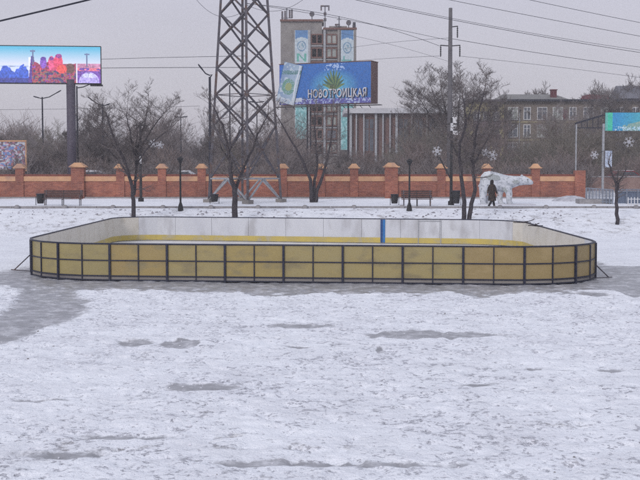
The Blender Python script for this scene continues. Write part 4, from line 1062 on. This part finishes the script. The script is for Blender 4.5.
def build_furniture():
    bench(63, 205, 74.5, 'dark slatted park bench on the left beside a bin'); bench(417, 207, 74, 'dark slatted park bench behind the short park lamp')
    bin_(40.5, 203, 75, 'litter bin at the left end of the left bench'); bin_(394.5, 205, 75, 'litter bin left of the right bench', .72, .24)
    bin_(214.5, 202.5, 78, 'litter bin at the left foot of the lattice tower', .62, .26)
    bin_(456, 206, 75, 'litter bin mounted beside the decorated post', .95, .27)
    # kerb along the top of the bank
    k = MB()
    for i in range(44):
        x = -26+i*1.3; k.box((x, 70.35, gz(x, 70.35)+.02), (1.28, .16, .22))
    o = k.build('kerb', M['stone']); o['kind'] = 'structure'
    for i, px in enumerate((17, 65, 113, 163, 211, 258, 305, 354, 402, 500, 546, 594, 636)):
        p = at(px, 208, 70.2); h = MB(); h.loft([((0, 0, z), r, r, (1, 0, 0), (0, 1, 0)) for z, r in ((-.1, .17), (.08, .17), (.16, .14), (.21, .07))], 10)
        lb = ['low round stone in the kerb near the left edge', 'low round stone in the kerb under the left bench', 'low round stone in the kerb left of the left tree', 'low round stone in the kerb between the left tree and the park lamp', 'low round stone in the kerb at the tower litter bin', 'low round stone in the kerb right of the forked tree', 'low round stone in the kerb below the three stemmed tree', 'low round stone in the kerb left of the right bench', 'low round stone in the kerb by the right park lamp', 'low round stone in the kerb just right of the walking person', 'low round stone in the kerb right of the bear statue', 'low round stone in the kerb left of the young tree', 'low round stone in the kerb at the white picket fence'][i]
        tag(h.build('kerb_stone', M['stone'], None, smooth=True, loc=(p.x, 70.2, gz(p.x, 70.2))), lb, 'kerb stone', 'round stones set in the kerb')
    # frozen clods on the bank and crumbs on the near snow
    random.seed(77)
    def clods(name, n, fx, fy, rr, m, label):
        mb = MB()
        for i in range(n):
            X, Y = fx(), fy(); z = gtrue(X, Y); r = random.uniform(*rr); rz = random.uniform(0, 3)
            mb.loft([((X, Y, z-.4*r), r, r*.6, (math.cos(rz), math.sin(rz), 0), (-math.sin(rz), math.cos(rz), 0)), ((X, Y, z+r*.22), r*.8, r*.5, (math.cos(rz), math.sin(rz), 0), (-math.sin(rz), math.cos(rz), 0)), ((X+r*.1, Y, z+r*.4), r*.3, r*.2, (math.cos(rz), math.sin(rz), .2), (-math.sin(rz), math.cos(rz), 0))], 6)
        tag(mb.build(name, m), label, None, None, 'stuff')
    clods('frozen_clods', 250, lambda: random.uniform(-21, 15), lambda: random.triangular(64.5, 69.8, 68.5), (.03, .12), mat('clod', (.16, .15, .17), (.34, .33, .37), 5), 'dark frozen clods and tufts showing through snow on the bank')
    clods('snow_crumbs', 1500, lambda: random.uniform(-11, 11), lambda: 12+15*random.random(), (.01, .028), mat('crumb', (.55, .55, .60), (.70, .70, .76), 6), 'small frozen crumbs of snow scattered on the near snow')
    clods('dark_crumbs', 90, lambda: random.uniform(-10, 10), lambda: random.uniform(12.5, 35), (.012, .035), mat('dcrumb', (.16, .15, .15), (.3, .29, .3), 6), 'dark twigs and dirt crumbs lying on the near snow')

# ======================= BEAR AND PERSON ====================================
def build_bear():
    Y = 76.0; s = 1/ppm(Y); p = at(505, 204, Y); g = gz(p.x, Y)
    t = thing('bear_statue', 'big white polar bear statue walking to the right before the brick wall', 'statue', (p.x, Y, g), R(0))
    Q = lambda px, py: (px-505)*s, 
    X = lambda px: (px-505)*s
    Zz = lambda py: (204.3-py)*s
    mb = MB(); V = (0, 1, 0)
    body = [(479.5, 186, 3, .14), (480.5, 184, 8.5, .32), (484, 181, 9.5, .42), (489, 180, 9.5, .46), (496, 181, 9, .44), (503, 182.5, 8.5, .42), (508, 183, 8, .38), (513, 181.5, 6, .28), (519, 180.5, 4.8, .22), (524, 180, 4.6, .21), (528, 181, 3.6, .17), (531.5, 182, 2.3, .12), (533, 182.5, 1.2, .06)]
    mb.loft([((X(x), 0, Zz(y)), h*s, w, (0, 0, 1), V) for x, y, h, w in body], 16)
    for pts, yy in (([(484, 184, 6), (482.5, 193, 3.9), (482, 199, 2.9), (483, 203.8, 3.1)], -.24), ([(490, 186, 5), (490.5, 194, 3.2), (488.5, 200, 2.5), (489.5, 203.8, 2.8)], .24),
                    ([(506, 186, 5), (508.5, 194, 3.4), (508.5, 200, 2.8), (509.5, 203.9, 3.2)], -.22), ([(502, 186, 5), (500, 194, 3.2), (500.5, 200, 2.6), (502, 203.9, 3.0)], .22)):
        mb.loft([((X(x), yy, Zz(y)), r*s, r*s*.8, (1, 0, 0), V) for x, y, r in pts], 10)
        x, y, r = pts[-1]; mb.loft([((X(x)+.0, yy, .0), .19, .14, (1, 0, 0), V), ((X(x)+.05, yy, .07), .22, .15, (1, 0, 0), V), ((X(x), yy, .16), .14, .11, (1, 0, 0), V)], 10)
    for sy in (-1, 1): mb.loft([((X(521.5), sy*.13, Zz(176.4)), .06, .04, (1, 0, 0), V), ((X(521.5), sy*.15, Zz(175)), .07, .04, (1, 0, 0), V), ((X(521.3), sy*.15, Zz(174)), .03, .02, (1, 0, 0), V)], 8)
    mb.loft([((X(479.5), 0, Zz(184)), .07, .07, (0, 0, 1), V), ((X(478), 0, Zz(186)), .05, .05, (0, 0, 1), V), ((X(477.6), 0, Zz(187.5)), .02, .02, (0, 0, 1), V)], 8)
    white = mat('statue_white', (.60, .62, .66), (.44, .46, .51), 2.5, .7, bump=.5, c3=(.24, .26, .29), s3=2.6)
    o = mb.build('body', white, t); remesh(o, .03, 3)
    pat = mat('statue_patch', (.36, .385, .395), (.27, .29, .295), 9)
    def patch(pts, y):
        q = MB(); W = [Vector((X(a), y, Zz(b))) for a, b in pts]; n = len(W)
        q.quadset(W+[w+Vector((0, .22, 0)) for w in W], [tuple(range(n)), tuple(range(2*n-1, n-1, -1))]+[(i, i+n, (i+1) % n+n, (i+1) % n) for i in range(n)])
        q.build('patch', pat, t)
    patch([(485, 176), (491, 173.5), (498, 175.5), (499, 179), (494, 180), (487, 179)], -.47); patch([(511, 181), (516, 179.5), (519, 182), (514, 183.5)], -.34); patch([(499.5, 196), (501, 193.5), (502, 197), (501, 200)], .08); patch([(507, 197), (509, 194), (510.5, 198), (508.5, 201)], -.36)
    patch([(504.5, 185.5), (508, 189), (504.5, 192.5), (501, 189)], -.43); patch([(483, 187), (486, 190), (484, 194), (481.5, 190)], -.44)
    MB().box((X(530.6), 0, Zz(182)), (.07, .12, .07)).build('nose', M['black'], t)
    for sy in (-1, 1): MB().box((X(527), sy*.165, Zz(179.5)), (.05, .03, .05)).build('eye', M['black'], t)
    MB().box((.1, 0, .0), (3.6, 1.5, .12)).build('base_plate', mat('packed_snow', (.6, .6, .65), (.5, .5, .55), 3), t)

def build_person():
    Y = 71.6; p = at(491.8, 208, Y); g = gz(p.x, Y)
    t = thing('person', 'person in a long dark coat and hood walking with a wide stride before the bear', 'person', (p.x, Y, g), R(32))
    # local frame: +X forward (walking away to the upper right), Z up
    mb = MB(); V = (0, 1, 0); U = (1, 0, 0)
    def limb(pts, n=10): mb.path([Vector(a) for a, _ in pts], [r for _, r in pts], n)
    mb.loft([((0, 0, .86), .10, .15, U, V), ((0, 0, .98), .11, .165, U, V), ((0, 0, 1.15), .10, .15, U, V), ((.01, 0, 1.30), .115, .18, U, V), ((.01, 0, 1.40), .09, .17, U, V), ((.01, 0, 1.45), .055, .07, U, V), ((.02, 0, 1.52), .052, .052, U, V)], 14)
    # head
    mb.loft([((.02, 0, 1.47), .05, .05, U, V), ((.035, 0, 1.53), .085, .068, U, V), ((.03, 0, 1.59), .098, .077, U, V), ((.02, 0, 1.65), .095, .075, U, V), ((.01, 0, 1.70), .06, .05, U, V)], 14)
    mb.loft([((.115, 0, 1.60), .012, .012, V, (0, 0, 1)), ((.145, 0, 1.575), .018, .016, V, (0, 0, 1)), ((.12, 0, 1.555), .014, .01, V, (0, 0, 1))], 8)
    for sy in (-1, 1): mb.loft([((.0, sy*.072, 1.59), .02, .03, U, (0, 0, 1)), ((.0, sy*.09, 1.59), .018, .028, U, (0, 0, 1))], 8)
    # legs in stride, arms
    limb([((0, .085, .90), .10), ((.12, .09, .68), .085), ((.20, .09, .48), .065), ((.22, .09, .30), .058), ((.28, .09, .08), .045)])
    limb([((0, -.085, .90), .10), ((-.06, -.10, .68), .085), ((-.08, -.10, .48), .065), ((-.20, -.10, .28), .056), ((-.32, -.10, .13), .042)])
    for sy, sw in ((1, -1), (-1, 1)):
        hnd = Vector((sw*.17+.05, sy*.27, .82))
        limb([((.0, sy*.17, 1.38), .055), ((sw*.05, sy*.235, 1.22), .05), ((sw*.07, sy*.26, 1.08), .042), ((sw*.12+.02, sy*.27, .95), .035), ((sw*.15+.04, sy*.27, .88), .027)])
        mb.loft([(hnd+Vector((-.01, 0, .05)), .025, .018, U, V), (hnd, .042, .02, U, V), (hnd+Vector((.01, 0, -.04)), .04, .018, U, V)], 8)
        for k in range(4):
            b_ = hnd+Vector((-.028+.019*k+.008, 0, -.035)); L = (.06, .072, .075, .062)[k]
            mb.path([b_, b_+Vector((.006, -sy*.008, -L*.5)), b_+Vector((.008, -sy*.024, -L))], [.010, .009, .007], 6)
        mb.path([hnd+Vector((.035, 0, .01)), hnd+Vector((.055, -sy*.01, -.02)), hnd+Vector((.058, -sy*.02, -.05))], [.012, .010, .008], 6)
    o = mb.build('body', mat('skin', (.45, .28, .22), (.38, .24, .19), 3, .6), t); remesh(o, .009, 2)
    coat = mat('coat', (.045, .035, .032), (.028, .022, .022), 7, .9, bump=.4, c3=(.07, .045, .03)); pants = mat('trousers', (.018, .018, .024), (.03, .03, .036), 8, .9)
    c = MB()
    c.loft([((.02, .0, .42), .27, .25, U, V), ((.02, 0, .62), .24, .245, U, V), ((0, 0, .90), .175, .215, U, V), ((0, 0, 1.08), .155, .20, U, V), ((.01, 0, 1.28), .16, .225, U, V), ((.01, 0, 1.40), .135, .205, U, V), ((.01, 0, 1.47), .09, .10, U, V)], 16)
    for sy, sw in ((1, -1), (-1, 1)):
        c.path([(0, sy*.16, 1.39), (sw*.05, sy*.24, 1.22), (sw*.07, sy*.27, 1.08), (sw*.12+.02, sy*.275, .95), (sw*.15+.035, sy*.275, .89)], [.08, .077, .068, .058, .055], 10)
    o = c.build('coat', coat, t); remesh(o, .014, 3)
    h = MB(); h.loft([((-.02, 0, 1.42), .10, .11, U, V), ((-.02, 0, 1.50), .112, .11, U, V), ((-.012, 0, 1.60), .118, .105, U, V), ((-.005, 0, 1.67), .105, .095, U, V), ((0, 0, 1.735), .05, .05, U, V)], 14)
    o = h.build('hood', mat('hood', (.03, .024, .024), (.02, .018, .02), 7, .95), t); remesh(o, .014, 2)
    for nm, pts in (('trousers', [[((0, .085, .88), .125), ((.12, .09, .68), .105), ((.20, .09, .48), .082), ((.22, .09, .30), .075), ((.27, .09, .12), .068)], [((0, -.085, .88), .125), ((-.06, -.10, .68), .105), ((-.08, -.10, .48), .082), ((-.20, -.10, .28), .073), ((-.30, -.10, .16), .064)]]),):
        q = MB(); [q.path([a for a, _ in l], [r for _, r in l], 10) for l in pts]; o = q.build(nm, pants, t); remesh(o, .014, 2)
    for x, y, z, tilt in ((.31, .09, .055, 0), (-.29, -.10, .10, -.6)):
        q = MB(); d = Vector((math.cos(tilt), 0, math.sin(tilt))); u = Vector((-math.sin(tilt), 0, math.cos(tilt))); b_ = Vector((x, y, z))
        q.loft([(b_-d*.10, .05, .045, u, V), (b_-d*.04+u*.01, .062, .05, u, V), (b_+d*.06, .048, .052, u, V), (b_+d*.15-u*.012, .032, .045, u, V), (b_+d*.19-u*.02, .015, .025, u, V)], 10)
        q.build('boot', M['black'], t, smooth=True)

# ======================= CARS, MURAL ========================================
def build_misc():
    def car(px, Y, label, body):
        p = at(px, 170, Y); g = gz(p.x, Y)
        t = thing('parked_car', label, 'car', (p.x, Y, g), 0, 'snow dusted cars beyond the wall')
        b = MB(); prof = [(-2.1, .35), (-2.15, .75), (-1.9, .95), (-1.2, 1.0), (-.65, 1.42), (.75, 1.45), (1.45, 1.02), (2.05, .92), (2.15, .6), (2.1, .35)]
        n = len(prof); w = .85
        vs = [(x, -w, z) for x, z in prof]+[(x, w, z) for x, z in prof]
        b.quadset(vs, [tuple(range(n)), tuple(range(2*n-1, n-1, -1))]+[(i, i+n, (i+1) % n+n, (i+1) % n) for i in range(n)]); bo = b.build('body', body, t)
        m = bo.modifiers.new('b', 'BEVEL'); m.width = .05; m.segments = 2
        for sy in (-1, 1):
            MB().quadset([(-1.02, sy*.857, 1.02), (1.18, sy*.857, 1.04), (.68, sy*.857, 1.36), (-.62, sy*.857, 1.34)], [(0, 1, 2, 3)]).build('side_window', M['glass'], t)
            for x in (-1.35, 1.35): MB().tube((x, sy*.66, .33), (x, sy*.88, .33), .33, n=16).build('wheel', M['black'], t)
        MB().box((.05, 0, 1.475), (1.35, 1.5, .05)).build('roof_snow', mat('roof_snow', (.75, .75, .8), (.66, .66, .72), 3), t)
        MB().box((-2.13, .6, .7), (.05, .3, .14)).build('headlight', M['frame_w'], t); MB().box((-2.13, -.6, .7), (.05, .3, .14)).build('headlight', M['frame_w'], t)
    wcar = mat('car_white', (.55, .56, .60), (.5, .5, .54), 2, .35); rcar = mat('car_red', (.25, .04, .05), None, 2, .35)
    car(93, 99.5, 'white car with snow on its roof beyond the wall left of the left tree', wcar); car(181, 99.5, 'white car with snow on its roof beyond the wall behind the park lamp', wcar)
    car(623, 102, 'dark red car beyond the low brown wall at the right edge', rcar)
    # mural board at the left edge
    Y = 97; s = 1/ppm(Y); x0, x1 = at(-14, 150, Y).x, at(26, 150, Y).x; zb, zt = at(0, 170, Y).z, at(0, 141, Y).z; g = gz(-25, Y); c = (x0+x1)/2
    t = thing('mural_board', 'board painted with pink white and blue shapes on posts at the left edge', 'sign board', (c, Y, g))
    def fn(U, V):
        n = _noise(U*10, V*9, 61); n2 = _noise(U*22+5, V*20, 62); n3 = _noise(U*16, V*15, 63); c = np.zeros(U.shape+(3,)); c[:] = (.13, .09, .13)
        c[n > .60] = (.40, .20, .30); c[(n2 > .62)] = (.42, .45, .52); c[(n3 > .70)] = (.13, .20, .42); c[(n2 < .2)] = (.32, .12, .14); return c
    picture('painting', x1-x0-.1, zt-zb-.1, 90, 66, fn, attr_mat('mural'), t, (0, -.03, zb-g+.05))
    MB().box((0, .05, (zb+zt)/2-g), (x1-x0, .12, zt-zb)).build('board', M['concrete'], t)
    f = MB(); f.box((0, -.02, zt-g), (x1-x0+.12, .16, .12)).box(((x1-x0)/2, -.02, (zb+zt)/2-g-.1), (.12, .155, zt-zb)); f.build('frame', M['tan'], t)
    for x in (-.35, .35): MB().bar((x*(x1-x0), .15, -.2), (x*(x1-x0), .15, zb-g+.3), .12).build('post', M['darksteel'], t)
    # fallen branch sticks on the back right corner of the boards
    for k, (x, y, L, a) in enumerate(((531, 223.2, 1.1, .25), (541, 226.0, .7, .5))):
        p = at(x, y, 55.0 if k == 0 else 50.5); q = MB(); random.seed(k)
        for j in range(5): q.tube((random.uniform(-.5, .3)*L, 0, .02), (random.uniform(0, .6)*L, random.uniform(-.2, .2), random.uniform(-.05, .16)), .02)
        if k == 0: p = Vector((9.12, 52.4, 1.235))
        else: p = Vector((9.29, 49.6, 1.235))
        o = q.build('fallen_branch', M['bark'], None, loc=p); tag(o, ['longer dark broken branch lying on the far right corner of the rink boards', 'shorter dark broken branch lying on the right side rink boards'][k], 'branch')

# ======================= WIRES ==============================================
def build_wires():
    def wire(pts, Ys, r, label):
        """pts: two end pixels and a middle pixel; hangs as a parabola"""
        a, m, b = [at(p[0], p[1], Ys[0]+(Ys[1]-Ys[0])*((p[0]-pts[0][0])/(pts[-1][0]-pts[0][0]))) for p in pts]
        k = (m-a).xy.length/(b-a).xy.length; P = []
        sag = (m.z-(a.z*(1-k)+b.z*k))/(k*(1-k))
        for i in range(33):
            t = i/32; q = a.lerp(b, t); q.z += sag*t*(1-t); P.append(q)
        o = MB().path([q-P[0] for q in P], r, 5).build('overhead_wire', M['darksteel'], None, loc=P[0]); tag(o, label, 'cable', 'overhead wires')
    wire([(-60, 35), (0, 21), (150, -15)], (26, 26), .021, 'thickest overhead cable crossing the top left corner')
    wire([(-60, 67), (103, 61.5), (245, 56)], (128, 83), .018, 'upper of two overhead wires between the video screen and the tower')
    wire([(-60, 72), (160, 69), (245, 67.5)], (128, 83), .022, 'lower of two overhead wires between the video screen and the tower')
    wire([(-60, 110), (20, 109.5), (200, 106)], (110, 110), .014, 'faint overhead wire low behind the left street lamps')
    wire([(188, -12), (208, 10.5), (245, 10)], (86, 81), .014, 'slack overhead wire drooping to the tower from the top edge')
    wire([(247, 5), (276, 11), (312, -8)], (81, 86), .014, 'slack overhead wire drooping right of the tower')
    wire([(245, 3), (366, 24.8), (449, 40.5)], (81, 96.8), .016, 'overhead wire from the tower past the roof aerials to the utility pole')
    wire([(320, -8), (449, 20), (700, 61)], (92, 104), .022, 'overhead wire passing closest over the utility pole bracket')
    wire([(320, -10), (449, 18.5), (700, 58)], (91, 103), .016, 'thinner overhead wire just above the one by the pole bracket')
    wire([(400, -10), (520, 14.3), (700, 47)], (90, 100), .020, 'overhead wire across the upper right sky')
    wire([(480, -11), (560, 7), (700, 34)], (90, 100), .020, 'topmost overhead wire in the upper right corner')
    wire([(245, 3.5), (380, 28), (439.6, 46)], (81, 97), .018, 'overhead wire reaching the left bracket of the utility pole')
    wire([(450, 38.4), (520, 50.3), (700, 74)], (97, 104), .020, 'overhead wire leaving the right bracket of the utility pole')
    wire([(325, 52), (380, 45), (448.6, 38)], (131, 97), .014, 'faint overhead wire climbing from the blue billboard to the pole')
    wire([(330, 63), (385, 59.3), (439.6, 56)], (131, 97), .014, 'faint lower overhead wire left of the utility pole')
    wire([(459, 56), (560, 68), (700, 86)], (97, 112), .014, 'faint lower overhead wire right of the utility pole')
    wire([(340, 33), (400, 47), (462, 66)], (110, 112), .012, 'faintest overhead wire sloping down behind the pole')

# ======================= LIGHT, WORLD, CAMERA ===============================
def build_world():
    w = bpy.data.worlds.new('World'); S.world = w; w.use_nodes = True
    N = w.node_tree.nodes; L = w.node_tree.links; bg = N['Background']
    sky = N.new('ShaderNodeTexSky'); sky.sky_type = 'NISHITA'; sky.sun_disc = False
    sky.sun_elevation = R(24); sky.sun_rotation = R(205); sky.air_density = 1.0; sky.dust_density = 3.0
    STR = .1; bg.inputs['Strength'].default_value = STR
    tc = N.new('ShaderNodeTexCoord'); sp = N.new('ShaderNodeSeparateXYZ'); L.new(tc.outputs['Generated'], sp.inputs[0])
    r = N.new('ShaderNodeValToRGB'); L.new(sp.outputs[2], r.inputs['Fac']); e = r.color_ramp.elements
    e[0].position = 0.0; e[0].color = (.60, .565, .60, 1); e[1].position = .5; e[1].color = (.66, .69, .78, 1)
    k = r.color_ramp.elements.new(.07); k.color = (.53, .515, .57, 1); k = r.color_ramp.elements.new(.16); k.color = (.485, .48, .565, 1)
    mp = N.new('ShaderNodeMapping'); mp.inputs['Scale'].default_value = (1, 1, 4); L.new(tc.outputs['Generated'], mp.inputs[0])
    n = N.new('ShaderNodeTexNoise'); n.inputs['Scale'].default_value = 2.2; n.inputs['Detail'].default_value = 5; L.new(mp.outputs[0], n.inputs['Vector'])
    mr = N.new('ShaderNodeMapRange'); mr.inputs['From Min'].default_value = .3; mr.inputs['From Max'].default_value = .7; mr.inputs['To Min'].default_value = .91/STR; mr.inputs['To Max'].default_value = 1.09/STR
    L.new(n.outputs['Fac'], mr.inputs['Value'])
    vm = N.new('ShaderNodeVectorMath'); vm.operation = 'SCALE'; L.new(r.outputs['Color'], vm.inputs[0]); L.new(mr.outputs[0], vm.inputs['Scale'])
    mx = N.new('ShaderNodeMix'); mx.data_type = 'RGBA'; mx.inputs[0].default_value = .93
    L.new(sky.outputs['Color'], mx.inputs[6]); L.new(vm.outputs[0], mx.inputs[7]); L.new(mx.outputs[2], bg.inputs['Color'])
    s = bpy.data.lights.new('sun', 'SUN'); s.energy = 1.15; s.angle = R(14); s.color = (1, .96, .93)
    o = bpy.data.objects.new('sun', s); COL.objects.link(o)
    el, az = R(24), R(205)   # light comes from behind and a little left of the camera
    d = Vector((math.sin(az)*math.cos(el), math.cos(az)*math.cos(el), math.sin(el))); o.rotation_euler = d.to_track_quat('Z', 'Y').to_euler()
    c = bpy.data.cameras.new('camera'); c.sensor_width = 36; c.lens = FPX/W0*36; c.clip_end = 6000; c.clip_start = .1
    co = bpy.data.objects.new('camera', c); COL.objects.link(co); co.location = (0, 0, HCAM); co.rotation_euler = (math.pi/2-TH, 0, 0); S.camera = co
    S.view_settings.view_transform = 'Standard'; S.view_settings.look = 'None'; S.view_settings.exposure = .30; S.view_settings.gamma = 1; S.view_settings.use_curve_mapping = False
    S.cycles.use_denoising = False; S.cycles.volume_bounces = 0; S.cycles.max_bounces = 5; S.cycles.diffuse_bounces = 3
HAZE = .0009
def build_haze():
    m = bpy.data.materials.new('haze'); m.use_nodes = True; N = m.node_tree.nodes; N.remove(N['Principled BSDF'])
    v = N.new('ShaderNodeVolumePrincipled'); v.inputs['Density'].default_value = HAZE; v.inputs['Color'].default_value = (.93, .91, .97, 1); v.inputs['Anisotropy'].default_value = .1
    m.node_tree.links.new(v.outputs[0], N['Material Output'].inputs['Volume'])
    o = MB().box((0, 1350, 16), (3400, 3700, 42)).build('haze', m); o['kind'] = 'stuff'; o['label'] = 'thin pale winter haze'

build_ground(); build_rink(); build_wall(); build_tower(); make_protos(); build_trees(); build_screen(); build_block(); build_blue_board()
build_buildings(); build_right_signs(); build_poles(); build_furniture(); build_bear(); build_person(); build_misc(); build_wires(); build_world()
if HAZE: build_haze()
